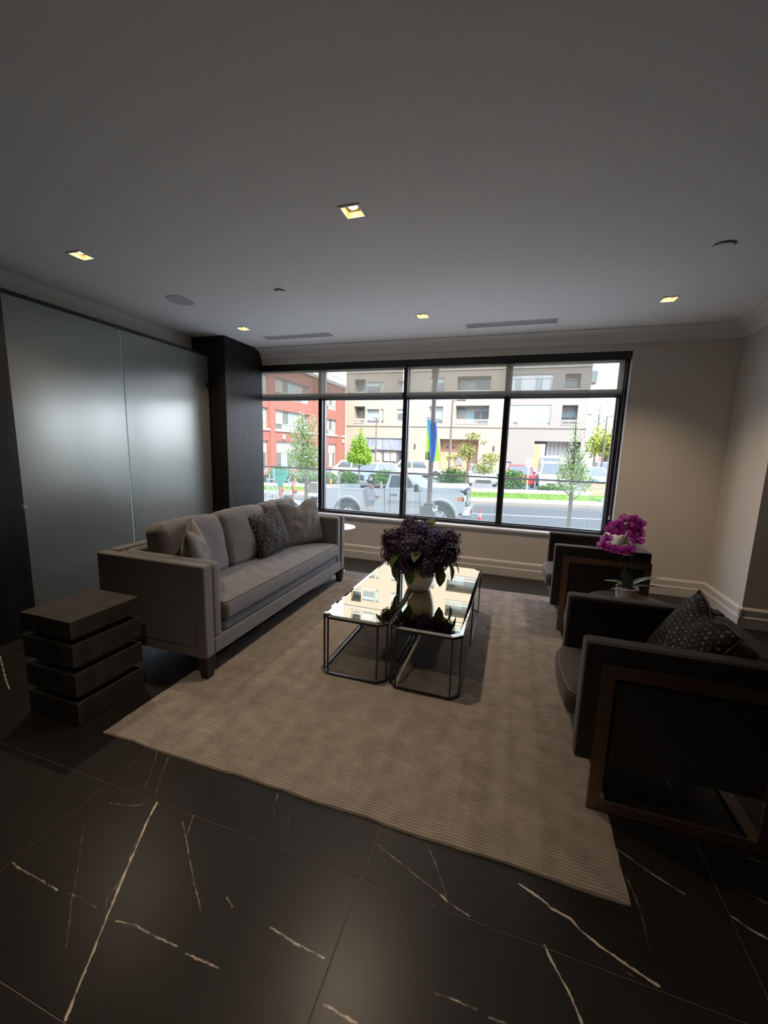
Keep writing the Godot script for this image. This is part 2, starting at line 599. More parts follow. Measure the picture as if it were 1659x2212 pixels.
func build_ceiling_fittings() -> void:
	var labels := ["recessed square downlight in ceiling above the frosted glass", "largest recessed square downlight in the middle of the ceiling", "small recessed square downlight in ceiling beside the dark column", "recessed square downlight in ceiling between the two air slots", "recessed square downlight in ceiling near the right wall corner"]
	for i in lamp_spots().size():
		var p: Vector2 = lamp_spots()[i]
		var t := thing("recessed_downlight", labels[i] if i < 5 else "added unseen square downlight behind the view to brighten the near rug", "light", Vector3(p.x, H, p.y), 0, "recessed ceiling downlights")
		var f := MB.new()   # flat trim frame
		for s in [-1, 1]:
			f.box(Vector3(s * 0.0585, -0.002, 0), Vector3(0.013, 0.005, 0.130))
			f.box(Vector3(0, -0.002, s * 0.0585), Vector3(0.104, 0.005, 0.013))
		put(f, "trim_frame", M.white, t)
		var r := MB.new()   # reflector: four sloped sides to a smaller top
		var o := 0.0525
		var q := 0.040
		for k in 4:
			var b := Basis(Vector3.UP, PI / 2 * k)
			r.quad(b * Vector3(o, 0, o), b * Vector3(-o, 0, o), b * Vector3(-q, 0.042, q), b * Vector3(q, 0.042, q))
		put(r, "reflector", M.reflector, t)
		var top := MB.new()
		top.quad(Vector3(-q, 0.042, -q), Vector3(q, 0.042, -q), Vector3(q, 0.042, q), Vector3(-q, 0.042, q))
		put(top, "lamp_plate", M.lamp_plate, t)
		var ring := MB.new()
		ring.lathe([Vector2(0.027, 0.024), Vector2(0.034, 0.022), Vector2(0.037, 0.026), Vector2(0.037, 0.042)], Vector3.ZERO, 24)
		put(ring, "lamp_ring", M.lamp_plate, t)
		var bulb := MB.new()
		bulb.lathe([Vector2(0.0, 0.014), Vector2(0.013, 0.0155), Vector2(0.022, 0.020), Vector2(0.027, 0.027), Vector2(0.025, 0.041)], Vector3.ZERO, 20)
		put(bulb, "bulb", M.bulb, t)
		var l := SpotLight3D.new()   # the beam: as wide as the bulb, just below it
		l.name = "downlight_beam"
		l.light_color = Color(1.0, 0.89, 0.76)
		l.light_energy = 1.2
		l.light_size = 0.025
		l.spot_range = 12.0
		l.spot_attenuation = 2.0
		l.spot_angle = 52.0
		l.spot_angle_attenuation = 1.6
		l.shadow_enabled = true
		l.rotation.x = -PI / 2
		l.position = Vector3(0, 0.010, 0)
		t.add_child(l)
	# slot diffusers: blades stand between the openings
	for a in [[Vector2(-2.58, -4.468), "linear air slot diffuser in ceiling close to the dark column"], [Vector2(-0.143, -4.49), "linear air slot diffuser in ceiling nearer the right wall"]]:
		var t := thing("air_slot_diffuser", a[1], "vent", Vector3(a[0].x, H, a[0].y), 0, "linear air slots in the ceiling")
		for k in 4:
			var s := MB.new()
			s.box(Vector3(0, 0.0, (k - 1.5) * 0.045), Vector3(0.90, 0.008, 0.019))
			put(s, "blade", M.ceiling, t)
	var sp := thing("ceiling_speaker", "round flush speaker grille in ceiling above the sofa", "speaker", Vector3(-3.04, H, -3.16))
	var g := MB.new()
	g.lathe([Vector2(0.0, -0.006), Vector2(0.108, -0.006), Vector2(0.113, -0.004), Vector2(0.114, 0.002)], Vector3.ZERO, 40)
	put(g, "grille", M.speaker, sp)
	g = MB.new()
	g.lathe([Vector2(0.114, 0.001), Vector2(0.115, -0.007), Vector2(0.121, -0.006), Vector2(0.122, 0.001)], Vector3.ZERO, 40)
	put(g, "rim", M.ceiling, sp)
	for a in [[Vector3(-2.0, H, -3.18), 0.046, "small white sprinkler cover disc in ceiling above the rug"], [Vector3(1.12, H, -3.19), 0.062, "white sprinkler cover disc in ceiling at the right edge"]]:
		var t := thing("sprinkler_cover", a[2], "sprinkler", a[0], 0, "sprinkler covers in the ceiling")
		var c := MB.new()
		c.lathe([Vector2(0.0, -0.013), Vector2(a[1] - 0.003, -0.013), Vector2(a[1], -0.011), Vector2(a[1], -0.006)], Vector3.ZERO, 32)
		put(c, "cover_disc", M.white if a[1] < 0.05 else M.ceiling, t)
		c = MB.new()
		c.lathe([Vector2(a[1] - 0.006, -0.006), Vector2(a[1] - 0.006, 0.001)], Vector3.ZERO, 32)
		put(c, "cup", M.black, t)

func build_window() -> void:
	var z0 := -5.08   # inner face of the frame
	var s := 1.016
	var fy := func(y): return 1.5 + (y - 1.5) * s
	var w := shell("window_1")
	var yb0: float = fy.call(0.585)
	var yb1: float = fy.call(0.635)
	var yt0: float = fy.call(2.143)
	var yt1: float = fy.call(2.206)
	var yh: float = 2.60
	var xr0 := 1.022 * s
	var f := MB.new()
	f.lohi(Vector3(-3.82, 0.575, z0 - 0.12), Vector3(1.11, yb1, z0))
	put(f, "bottom_rail", M.frame, w)
	f = MB.new()
	f.lohi(Vector3(-3.82, yt0, z0 - 0.12), Vector3(1.11, yt1, z0 + 0.004))
	put(f, "transom", M.frame, w)
	f = MB.new()
	f.lohi(Vector3(-3.82, 2.53, z0 - 0.12), Vector3(1.11, yh, z0))
	put(f, "top_rail", M.frame, w)
	for x in [-2.569, -1.386, -0.157]:
		f = MB.new()
		f.lohi(Vector3(x * s, yb1, z0 - 0.12), Vector3((x + 0.052) * s, 2.53, z0 + 0.006))
		put(f, "mullion", M.frame, w)
	for a in [[-3.82, -3.72], [xr0, 1.11]]:
		f = MB.new()
		f.lohi(Vector3(a[0], yb1, z0 - 0.12), Vector3(a[1], 2.53, z0 + 0.004))
		put(f, "jamb", M.frame, w)
	var xs := [-3.72, -2.569 * s, -2.517 * s, -1.386 * s, -1.334 * s, -0.157 * s, -0.105 * s, xr0]
	for k in 4:
		for ys in [[yb1, yt0], [yt1, 2.53]]:
			f = MB.new()
			f.quad(Vector3(xs[2 * k], ys[0], z0 - 0.07), Vector3(xs[2 * k + 1], ys[0], z0 - 0.07), Vector3(xs[2 * k + 1], ys[1], z0 - 0.07), Vector3(xs[2 * k], ys[1], z0 - 0.07))
			put(f, "pane", M.pane, w)
			var e := MB.new()   # the thin glazing bead round each pane
			for xx in [xs[2 * k] + 0.006, xs[2 * k + 1] - 0.006]:
				e.lohi(Vector3(xx - 0.006, ys[0], z0 - 0.115), Vector3(xx + 0.006, ys[1], z0 - 0.06))
			for yy in [ys[0] + 0.006, ys[1] - 0.006]:
				e.lohi(Vector3(xs[2 * k], yy - 0.006, z0 - 0.115), Vector3(xs[2 * k + 1], yy + 0.006, z0 - 0.06))
			put(e, "glazing_bead", M.bead, w)
	# sill and painted returns
	f = MB.new()
	f.lohi(Vector3(-3.82, 0.560, z0 - 0.01), Vector3(1.125, 0.582, ZW + 0.022))
	put(f, "window_sill", M.white, w)
	f = MB.new()
	f.lohi(Vector3(1.104, 0.582, z0 - 0.02), Vector3(1.110, 2.60, ZW + 0.001))
	put(f, "return", M.white, w)
	# two roller shades behind a black head box
	for a in [[-3.70, -1.400, "sheer beige roller shade over the two left panes"], [-1.345, 1.045, "sheer beige roller shade over the two right panes"]]:
		var t := thing("roller_shade", a[2], "roller shade", Vector3(0, 0, ZW - 0.04), 0, "roller shades drawn down to the transom")
		f = MB.new()
		f.lohi(Vector3(a[0] * 1.008, 2.162, -0.0006), Vector3(a[1] * 1.008, 2.54, 0.0006))
		put(f, "fabric", M.shade, t)
		f = MB.new()
		f.rbox(Vector3((a[0] + a[1]) * 0.504, 2.164, 0), Vector3((a[1] - a[0]) * 1.008, 0.016, 0.008), 0.003, 1)
		put(f, "hem_bar", M.hem, t)
	f = MB.new()
	f.rbox(Vector3(-1.355, 2.556, ZW - 0.044), Vector3(4.90, 0.084, 0.080), 0.006, 1)
	one(f, "shade_head_box", M.frame, "long black head box along the top of the window", "head box")
	for a in [[-1.325, 0.99], [1.075, 0.80]]:
		f = MB.new()
		f.rbox(Vector3(a[0], a[1], ZW - 0.062), Vector3(0.016, 0.045, 0.014), 0.004, 1)
		f.tube([Vector3(a[0], a[1] + 0.022, ZW - 0.062), Vector3(a[0], 2.52, ZW - 0.062)], 0.0015, 6)
		one(f, "shade_chain", M.white, "white shade chain weight against the middle mullion" if a[0] < 0 else "white shade chain weight at the right window jamb", "shade chain", "chains of the roller shades")

func build_partition() -> void:
	# dark panelled columns
	for a in [[-5.0, -4.24, -3.95, "dark wood panelled column between frosted glass and window"], [-1.98, 5.2, -3.95, "dark wood panelled wall end at the left picture edge"]]:
		var t := thing("panelled_column", a[3], "column", Vector3(0, 0, 0))
		var c := MB.new()
		c.lohi(Vector3(a[2] - (0.45 if a[0] < -4.0 else 0.0), 0, a[0]), Vector3(-3.462, H, a[1] - 0.012 if a[0] < -4.0 else a[1]))
		if a[0] > -4.0:
			c.v.clear(); c.n.clear(); c.uv.clear(); c.ix.clear()
			c.lohi(Vector3(-3.95, 0, a[0] + 0.012), Vector3(-3.462, H, a[1]))
		put(c, "core", M.black, t)
		for ys in [[0.0, 0.090], [0.095, 1.006], [1.013, 2.535], [2.540, H]]:
			var p := MB.new()
			p.rbox(Vector3(-3.456, (ys[0] + ys[1]) * 0.5, (a[0] + a[1]) * 0.5), Vector3(0.012, ys[1] - ys[0], a[1] - a[0]), 0.002, 1)
			put(p, "side_panel", M.dark_wood, t)
			p = MB.new()
			var zf: float = a[1] - 0.006 if a[0] < -4.0 else a[0] + 0.006
			p.rbox(Vector3(-3.706 + (0.0 if a[0] > -4.0 else 0.0), (ys[0] + ys[1]) * 0.5, zf), Vector3(0.488, ys[1] - ys[0], 0.012), 0.002, 1)
			put(p, "end_panel", M.dark_wood, t)
	# frosted glass
	var g := thing("frosted_glass_partition", "tall frosted glass partition in two panels behind the sofa", "glass partition", Vector3(-3.70, 0, 0))
	for a in [[-4.225, -3.074], [-3.062, -1.99]]:
		var p := MB.new()
		p.rbox(Vector3(0, 1.283, (a[0] + a[1]) * 0.5), Vector3(0.012, 2.55, a[1] - a[0]), 0.002, 1)
		put(p, "glass_panel", M.frost, g)
	var e := MB.new()
	e.box(Vector3(-0.001, 1.283, -3.068), Vector3(0.008, 2.55, 0.010))
	put(e, "joint", M.glass_edge, g)
	e = MB.new()
	e.lohi(Vector3(-0.02, 2.556, -4.235), Vector3(0.014, 2.588, -1.985))
	put(e, "top_rail", M.frame, g)
	e = MB.new()
	e.lohi(Vector3(-0.012, 0, -4.235), Vector3(0.012, 0.010, -1.985))
	put(e, "bottom_channel", M.frame, g)
	for c in [Vector3(0.006, 2.215, -4.205), Vector3(0.006, 0.35, -4.205)]:
		e = MB.new()
		e.rbox(c, Vector3(0.035, 0.045, 0.045), 0.004, 1)
		put(e, "clamp", M.frame, g)
	e = MB.new()
	e.rbox(Vector3(0.216, 0.99, -1.985), Vector3(0.075, 0.018, 0.03), 0.004, 1)
	put(e, "edge_clip", M.steel, g)

# ---------------------------------------------------------------- furniture
func furniture_materials() -> void:
	M.reflector = mat(lin(0.85, 0.72, 0.42), 0.5)
	M.lamp_plate = mat(lin(0.35, 0.26, 0.12), 0.5)
	M.bulb = glow(Color(1.0, 0.93, 0.74), 14.0)
	M.speaker = mat(lin(0.58, 0.58, 0.60), 0.8)
	M.bead = mat(lin(0.20, 0.20, 0.21), 0.4, 0.6)
	M.hem = mat(lin(0.30, 0.28, 0.24), 0.6)
	M.stone_own = mat(lin(0.45, 0.42, 0.38), 0.9)
	M.rug = mat(Color.WHITE, 0.75)
	world_tex(M.rug, ramp_tex(0.02, 31, lin(0.205, 0.178, 0.155), lin(0.40, 0.36, 0.318), 512, 1.0, 5), 1.6)
	M.rug.rim_enabled = true
	M.rug.rim = 0.5
	M.rug.rim_tint = 0.6
	M.sofa = cloth(lin(0.105, 0.100, 0.098), lin(0.150, 0.143, 0.140), 41, 0.5)
	M.pillow = cloth(lin(0.112, 0.104, 0.098), lin(0.150, 0.140, 0.132), 42, 0.4)
	M.piping = mat(lin(0.07, 0.062, 0.056), 0.8)
	M.leg = mat(lin(0.012, 0.010, 0.009), 0.4)
	M.velvet = mat(lin(0.020, 0.0155, 0.013), 0.9)
	M.velvet.rim_enabled = true
	M.velvet.rim = 0.9
	M.velvet.rim_tint = 0.35
	M.velvet_lit = mat(lin(0.062, 0.047, 0.038), 0.85)  # lighter copy of the velvet: lit sheen put into the colour
	M.velvet_lit.rim_enabled = true
	M.velvet_lit.rim = 0.8
	M.velvet_lit.rim_tint = 0.5
	M.piping_and_sheen = mat(lin(0.17, 0.125, 0.095), 0.7)  # piping colour, also painted along arm edges in place of their sheen
	M.bronze = mat(lin(0.26, 0.165, 0.11), 0.45, 0.7)
	M.table_frame = mat(lin(0.06, 0.056, 0.052), 0.28, 0.9)
	M.mirror = mat(lin(0.64, 0.60, 0.48), 0.015, 1.0)
	M.dots = mat(Color.WHITE, 0.85)
	M.dots.albedo_texture = dot_texture(lin(0.018, 0.015, 0.014), lin(0.34, 0.30, 0.25))
	M.dots_pale = mat(Color.WHITE, 0.85)
	M.dots_pale.albedo_texture = dot_texture(lin(0.55, 0.50, 0.44), lin(0.40, 0.35, 0.30))
	M.weathered = mat(Color.WHITE, 0.65)
	world_tex(M.weathered, ramp_tex(0.02, 51, lin(0.012, 0.010, 0.008), lin(0.038, 0.033, 0.027), 256, 10.0), 0.45)
	M.dark_top = mat(lin(0.05, 0.035, 0.025), 0.25)
	M.ceramic = mat(lin(0.62, 0.60, 0.56), 0.3)
	M.hammered = mat(lin(0.72, 0.70, 0.66), 0.35)
	M.soil = mat(lin(0.03, 0.022, 0.015), 0.95)
	for a in [["petal_plum", lin(0.028, 0.010, 0.031)], ["petal_violet", lin(0.030, 0.020, 0.058)], ["petal_blue", lin(0.050, 0.048, 0.135)], ["petal_dusk", lin(0.050, 0.033, 0.050)]]:
		M[a[0]] = leafy(a[1], 0.25)
	M.leaf_green = leafy(lin(0.050, 0.085, 0.018), 0.5)
	M.leaf_dark = leafy(lin(0.022, 0.050, 0.014), 0.4)
	M.orchid_leaf = leafy(lin(0.075, 0.105, 0.045), 0.35)
	M.orchid_leaf.roughness = 0.32
	M.orchid_petal = leafy(lin(0.70, 0.085, 0.56), 0.9)
	M.orchid_petal_light = leafy(lin(0.80, 0.24, 0.70), 0.9)
	M.orchid_lip = leafy(lin(0.30, 0.010, 0.16), 0.4)
	M.stem = mat(lin(0.05, 0.06, 0.025), 0.6)

func leafy(c: Color, through: float) -> StandardMaterial3D:
	var m := mat(c, 0.55, 0.0, 0.4)
	m.backlight_enabled = true
	m.backlight = Color(c.r, c.g, c.b) * through + Color(0, 0, 0, 1)
	m.cull_mode = BaseMaterial3D.CULL_DISABLED
	return m

func cloth(a: Color, b: Color, s: int, sheen: float) -> StandardMaterial3D:   # a fine weave in two tones
	var m := mat(Color.WHITE, 0.85)
	var z := noise(0.35, s, 2).get_seamless_image(256, 256)
	var im := Image.create(256, 256, false, Image.FORMAT_RGB8)
	for y in 256:
		for x in 256:
			var t := z.get_pixel(x, y).r * 0.7 + (0.15 if (x + y) % 4 < 2 else 0.0) + (0.15 if x % 3 == 0 else 0.0)
			im.set_pixel(x, y, a.lerp(b, clampf(t, 0, 1)))
	world_tex(m, ImageTexture.create_from_image(im), 0.25)
	m.rim_enabled = true
	m.rim = sheen
	m.rim_tint = 0.5
	return m

func dot_texture(base: Color, dot: Color) -> ImageTexture:   # woven dots in rows, large and small by turns
	var im := Image.create(512, 512, false, Image.FORMAT_RGB8)
	im.fill(base)
	var r := RandomNumberGenerator.new()
	r.seed = 3
	for row in 18:
		for col in 16:
			var c := Vector2((col + (0.5 if row % 2 else 0.0)) * 32.0 + 16.0, row * 28.4 + 14.0)
			var rad: float = [8.5, 4.5, 6.5][(row + col) % 3]
			var k := r.randf_range(0.45, 1.0)
			for y in range(int(c.y - 10), int(c.y + 11)):
				for x in range(int(c.x - 10), int(c.x + 11)):
					if x < 0 or y < 0 or x > 511 or y > 511:
						continue
					var d := Vector2(x, y).distance_to(c)
					var cover := clampf(rad - d, 0, 1) * k
					if cover > 0:
						im.set_pixel(x, y, base.lerp(dot, cover))
	return ImageTexture.create_from_image(im)

func build_rug() -> void:
	# ribs run across; each rib is a rounded ridge, and the edges waver a little
	var x0 := -1.921
	var x1 := 0.491
	var z0 := -4.375
	var z1 := -1.339
	var ribs := 228
	var wob := noise(1.3, 8, 3)
	var wv := noise(9.0, 9, 2)
	var mb := MB.new()
	var prof := [0.0005, 0.0090, 0.0108, 0.0090]
	mb.grid(func(u, w):
		var i := int(round(u * ribs * 4))
		var z := lerpf(z1, z0, u)
		var x := lerpf(x0, x1, w)
		var edge := minf(minf(w, 1.0 - w) * 60.0, 1.0)
		z += wob.get_noise_2d(x * 1.5, z * 1.5) * 0.010 + wv.get_noise_2d(x * 4.0, z * 14.0) * 0.0022
		x += wob.get_noise_2d(z * 3.0, 7.0) * 0.012
		var y: float = 0.002 + (prof[i % 4] + wv.get_noise_2d(x * 10.0, z * 10.0) * 0.0016) * (0.35 + 0.65 * edge)
		if i == 0 or i == ribs * 4:
			y = 0.0012
		return Vector3(x, y, z), ribs * 4, 72, false)
	one(mb, "area_rug", M.rug, "large taupe rug with fine ribs on dark stone floor", "rug")

func pillow_mesh(w: float, h: float, t: float, s: int, crush := 0.0) -> MB:   # standing in x (width) and y (height), thick in z; base at y = 0
	var mb := MB.new()
	var z := noise(0.9, s, 2)
	for side in [1.0, -1.0]:
		mb.grid(func(u, q):
			var a: float = u * 2.0 - 1.0
			var b: float = q * 2.0 - 1.0
			var x := a * w * 0.5 * (1.0 - 0.075 * (1.0 - a * a * a * a) * b * b - 0.05 * (1.0 - b * b))
			var y := b * h * 0.5 * (1.0 - 0.075 * (1.0 - b * b * b * b) * a * a - 0.05 * (1.0 - a * a))
			if b > 0.0:
				y -= crush * exp(-a * a * 9.0) * b * b
			var e := maxf(0.0, (1.0 - a * a) * (1.0 - b * b))
			var d: float = side * t * 0.5 * pow(e, 0.42)
			d += side * e * z.get_noise_2d(a * 1.6 + side * 9.0, b * 1.6) * t * 0.13
			return Vector3(x, y + h * 0.5, d), 22, 22, side < 0)
	mb.smooth()
	return mb

func seam_ring(w: float, h: float, crush := 0.0) -> MB:   # piping that follows the pillow's outline
	var mb := MB.new()
	var pts := []
	for k in 65:
		var t := k / 64.0 * 4.0
		var sd := int(t) % 4
		var f := (t - int(t)) * 2.0 - 1.0
		var a: float = [f, 1.0, -f, -1.0][sd]
		var b: float = [-1.0, f, 1.0, -f][sd]
		var x := a * w * 0.5 * (1.0 - 0.075 * (1.0 - a * a * a * a) * b * b - 0.05 * (1.0 - b * b))
		var y := b * h * 0.5 * (1.0 - 0.075 * (1.0 - b * b * b * b) * a * a - 0.05 * (1.0 - a * a))
		if b > 0.0:
			y -= crush * exp(-a * a * 9.0) * b * b
		pts.append(Vector3(x, y + h * 0.5, 0))
	mb.tube(pts, 0.0035, 6, false)
	return mb

func add_pillow(label: String, mt: Material, size: Vector3, at: Vector3, yaw: float, lean: float, roll: float, s: int, crush := 0.0, pipe: Material = null) -> Node3D:
	var t := thing("throw_pillow", label, "pillow", at)
	t.basis = Basis(Vector3.UP, yaw) * Basis(Vector3.RIGHT, lean) * Basis(Vector3.BACK, roll)
	put(pillow_mesh(size.x, size.y, size.z, s, crush), "cover", mt, t)
	put(seam_ring(size.x, size.y, crush), "seam", M.piping if pipe == null else pipe, t)
	return t

func build_sofa() -> void:
	var t := thing("sofa", "long grey brown fabric sofa with three back cushions", "sofa", Vector3(-2.18, 0, -2.957))
	var hl := 1.073
	var mb := MB.new()
	mb.rbox(Vector3(0.02, 0.2085, 0), Vector3(0.832, 0.107, 2 * hl - 0.164), 0.012, 2)
	put(mb, "base_rail", M.sofa, t)
	mb = MB.new()
	mb.rbox(Vector3(0.030, 0.301, 0), Vector3(0.80, 0.076, 2 * hl - 0.345), 0.034, 4)
	put(mb, "platform_roll", M.sofa, t)
	for s in [1, -1]:
		mb = MB.new()
		mb.rbox(Vector3(0, 0.459, s * (hl - 0.040)), Vector3(0.878, 0.606, 0.080), 0.013, 2)
		var arm := put(mb, "arm_shell", M.sofa, t)
		mb = MB.new()
		mb.rbox(Vector3(0.02, 0.45, s * (hl + 0.001)), Vector3(0.70, 0.44, 0.010), 0.004, 2)
		put(mb, "side_panel", M.sofa, arm)
		mb = MB.new()
		mb.tube([Vector3(-0.33, 0.67, s * hl), Vector3(0.37, 0.67, s * hl), Vector3(0.37, 0.23, s * hl), Vector3(-0.33, 0.23, s * hl), Vector3(-0.33, 0.67, s * hl)], 0.0045, 6, false)
		put(mb, "welt", M.piping, arm)
		mb = MB.new()
		mb.rbox(Vector3(0.035, 0.507, s * (hl - 0.127)), Vector3(0.79, 0.506, 0.088), 0.030, 4)
		put(mb, "arm_pad", M.sofa, t)
	mb = MB.new()
	mb.rbox(Vector3(-0.400, 0.463, 0), Vector3(0.080, 0.610, 2 * hl - 0.17), 0.013, 2)
	put(mb, "back_shell", M.sofa, t)
	mb = MB.new()
	mb.rbox(Vector3(-0.318, 0.51, 0), Vector3(0.088, 0.50, 2 * hl - 0.172), 0.030, 3)
	put(mb, "back_pad", M.sofa, t)
	# one long seat cushion, crowned and a little creased where people sit
	var wr := noise(3.0, 77, 3)
	mb = MB.new()
	mb.rbox(Vector3(0.115, 0.407, 0), Vector3(0.66, 0.130, 1.784), 0.026, 3, Basis.IDENTITY, 40)
	mb.bend(func(p):
		var a: float = clampf((p.x - 0.115) / 0.33, -1, 1)
		var c: float = clampf(p.z / 0.896, -1, 1)
		var top: float = clampf((p.y - 0.405) / 0.068, -1, 1)
		p.y += top * 0.020 * (1.0 - a * a) * (1.0 - c * c * c * c)
		if top > 0.5:
			var crease := 0.0
			for k in [[0.34, 0.03], [0.20, 0.012], [0.06, -0.02], [-0.12, 0.02], [-0.35, -0.01]]:
				var dd: float = (p.z - k[0] - (p.x - 0.2) * (0.5 + k[1] * 8.0)) / 0.016
				crease += exp(-dd * dd)
			p.y -= 0.009 * crease * clampf((0.40 - p.x) * 6.0, 0, 1) * clampf((p.x + 0.05) * 5.0, 0, 1)
			p.y += wr.get_noise_2d(p.x * 2.0, p.z * 2.0) * 0.005
		p.x += (0.010 + wr.get_noise_2d(p.z * 2.0, 3.0) * 0.004) * (1.0 if p.x > 0.43 else 0.0) * (1.0 - top * top)
		return p)
	var seat := put(mb, "seat_cushion", M.sofa, t)
	for y in [0.466, 0.349]:
		mb = MB.new()
		mb.tube([Vector3(-0.10, y, 0.892), Vector3(0.420, y, 0.886), Vector3(0.440, y, 0.868), Vector3(0.441, y, 0.0), Vector3(0.440, y, -0.868), Vector3(0.420, y, -0.886), Vector3(-0.10, y, -0.892)], 0.0035, 6)
		put(mb, "welt", M.piping, seat)
	# three back cushions
	for k in 3:
		mb = MB.new()
		mb.rbox(Vector3(0, 0.235, 0), Vector3(0.205, 0.470, 0.596), 0.055, 4, Basis.IDENTITY, 10)
		var sd := k
		mb.bend(func(p):
			var b: float = clampf((p.y - 0.235) / 0.235, -1, 1)
			var c: float = clampf(p.z / 0.298, -1, 1)
			p.x *= 1.0 + 0.42 * (1.0 - b * b) * (1.0 - c * c) - 0.22 * maxf(0.0, b)
			p.y += 0.016 * maxf(0.0, b) * (1.0 - c * c)
			p.x += wr.get_noise_2d(p.z * 1.5 + sd * 7.0, p.y * 1.5) * 0.016
			if b > 0.8:
				p.y += sin(p.z * 62.0 + sd + p.x * 8.0) * 0.0035
			return p)
		var c := put(mb, "back_cushion", M.sofa, t)
		c.transform = Transform3D(Basis(Vector3.BACK, 0.17), Vector3(-0.075, 0.468, (1 - k) * 0.598))
	for a in [[0.40, 1], [0.40, -1], [-0.40, 1], [-0.40, -1]]:
		mb = MB.new()
		var c := Vector3(a[0], 0, a[1] * (hl - 0.045))
		var tp := 0.040
		var bt := 0.026
		var fy := 0.0125 if a[0] > 0.0 else 0.001
		mb.hexa([c + Vector3(-bt, fy, bt), c + Vector3(bt, fy, bt), c + Vector3(bt, fy, -bt), c + Vector3(-bt, fy, -bt), c + Vector3(-tp, 0.16, tp), c + Vector3(tp, 0.16, tp), c + Vector3(tp, 0.16, -tp), c + Vector3(-tp, 0.16, -tp)])
		put(mb, "leg", M.leg, t)
	# pillows on it
	add_pillow("plain taupe pillow propped against the near sofa arm", M.pillow, Vector3(0.45, 0.46, 0.16), Vector3(-2.075, 0.482, -2.245), 2.25, -0.16, 0.05, 5, 0.06)
	add_pillow("black pillow with woven pale dots on sofa seat", M.dots, Vector3(0.45, 0.42, 0.16), Vector3(-2.065, 0.505, -3.19), PI / 2 - 0.12, -0.32, 0.14, 6, 0.03)
	add_pillow("plain taupe pillow in the far sofa corner", M.pillow, Vector3(0.52, 0.48, 0.17), Vector3(-2.035, 0.480, -3.64), PI / 2 - 0.45, -0.24, 0.03, 7, 0.06)

func build_tables() -> void:
	for a in [[-1.127, -0.680, "octagonal mirror top coffee table nearer the sofa"], [-0.659, -0.212, "octagonal mirror top coffee table nearer the armchairs"]]:
		var w: float = a[1] - a[0]
		var z0 := -3.715
		var z1 := -2.232
		var ch := 0.050
		var t := thing("coffee_table", a[2], "coffee table", Vector3((a[0] + a[1]) * 0.5, 0.0128, (z0 + z1) * 0.5), 0, "pair of mirror top coffee tables")
		var hx := w * 0.5
		var hz := (z1 - z0) * 0.5
		var ring := [Vector2(-hx, hz - ch), Vector2(-hx + ch, hz), Vector2(hx - ch, hz), Vector2(hx, hz - ch), Vector2(hx, -hz + ch), Vector2(hx - ch, -hz), Vector2(-hx + ch, -hz), Vector2(-hx, -hz + ch)]
		# glass mirror with a bevelled rim: flat middle and eight sloped facets
		var mb := MB.new()
		var bev := 0.022
		var inner := []
		for p in ring:
			var k: Vector2 = p
			inner.append(Vector2(k.x - signf(k.x) * bev, k.y - signf(k.y) * bev * 1.0))
		var poly := PackedVector2Array(inner)
		var tris := Geometry2D.triangulate_polygon(poly)
		for i in range(0, tris.size(), 3):
			var q := []
			for j in 3:
				q.append(Vector3(poly[tris[i + j]].x, 0.407, poly[tris[i + j]].y))
			if (q[1] - q[0]).cross(q[2] - q[0]).y < 0:
				q.reverse()
			mb.tri(q[0], q[1], q[2])
		put(mb, "mirror_top", M.mirror, t)
		mb = MB.new()
		for i in 8:
			var j := (i + 1) % 8
			mb.quad(Vector3(ring[i].x, 0.4035, ring[i].y), Vector3(ring[j].x, 0.4035, ring[j].y), Vector3(inner[j].x, 0.407, inner[j].y), Vector3(inner[i].x, 0.407, inner[i].y))
			mb.quad(Vector3(ring[i].x, 0.399, ring[i].y), Vector3(ring[j].x, 0.399, ring[j].y), Vector3(ring[j].x, 0.4035, ring[j].y), Vector3(ring[i].x, 0.4035, ring[i].y))
		put(mb, "bevelled_edge", M.mirror, t)
		for y in [0.393, 0.006]:
			mb = MB.new()
			for i in 8:
				var j := (i + 1) % 8
				mb.bar(Vector3(ring[i].x, y, ring[i].y) * Vector3(0.985, 1, 0.995), Vector3(ring[j].x, y, ring[j].y) * Vector3(0.985, 1, 0.995), 0.012, 0.012)
			put(mb, "top_frame" if y > 0.2 else "bottom_frame", M.table_frame, t)
		mb = MB.new()
		var under := PackedVector2Array(ring)
		mb.prism(under, Transform3D(Basis(Vector3.RIGHT, PI / 2), Vector3(0, 0.3985, 0)), 0.003)
		put(mb, "backing", M.table_frame, t)
		var feet := []
		for i in 8:
			feet.append(ring[i])
		feet.append(Vector2(-hx, 0.0))
		feet.append(Vector2(hx, 0.0))
		for p in feet:
			mb = MB.new()
			mb.box(Vector3(p.x * 0.985, 0.1995, p.y * 0.995), Vector3(0.0095, 0.387, 0.0095))
			put(mb, "leg", M.table_frame, t)

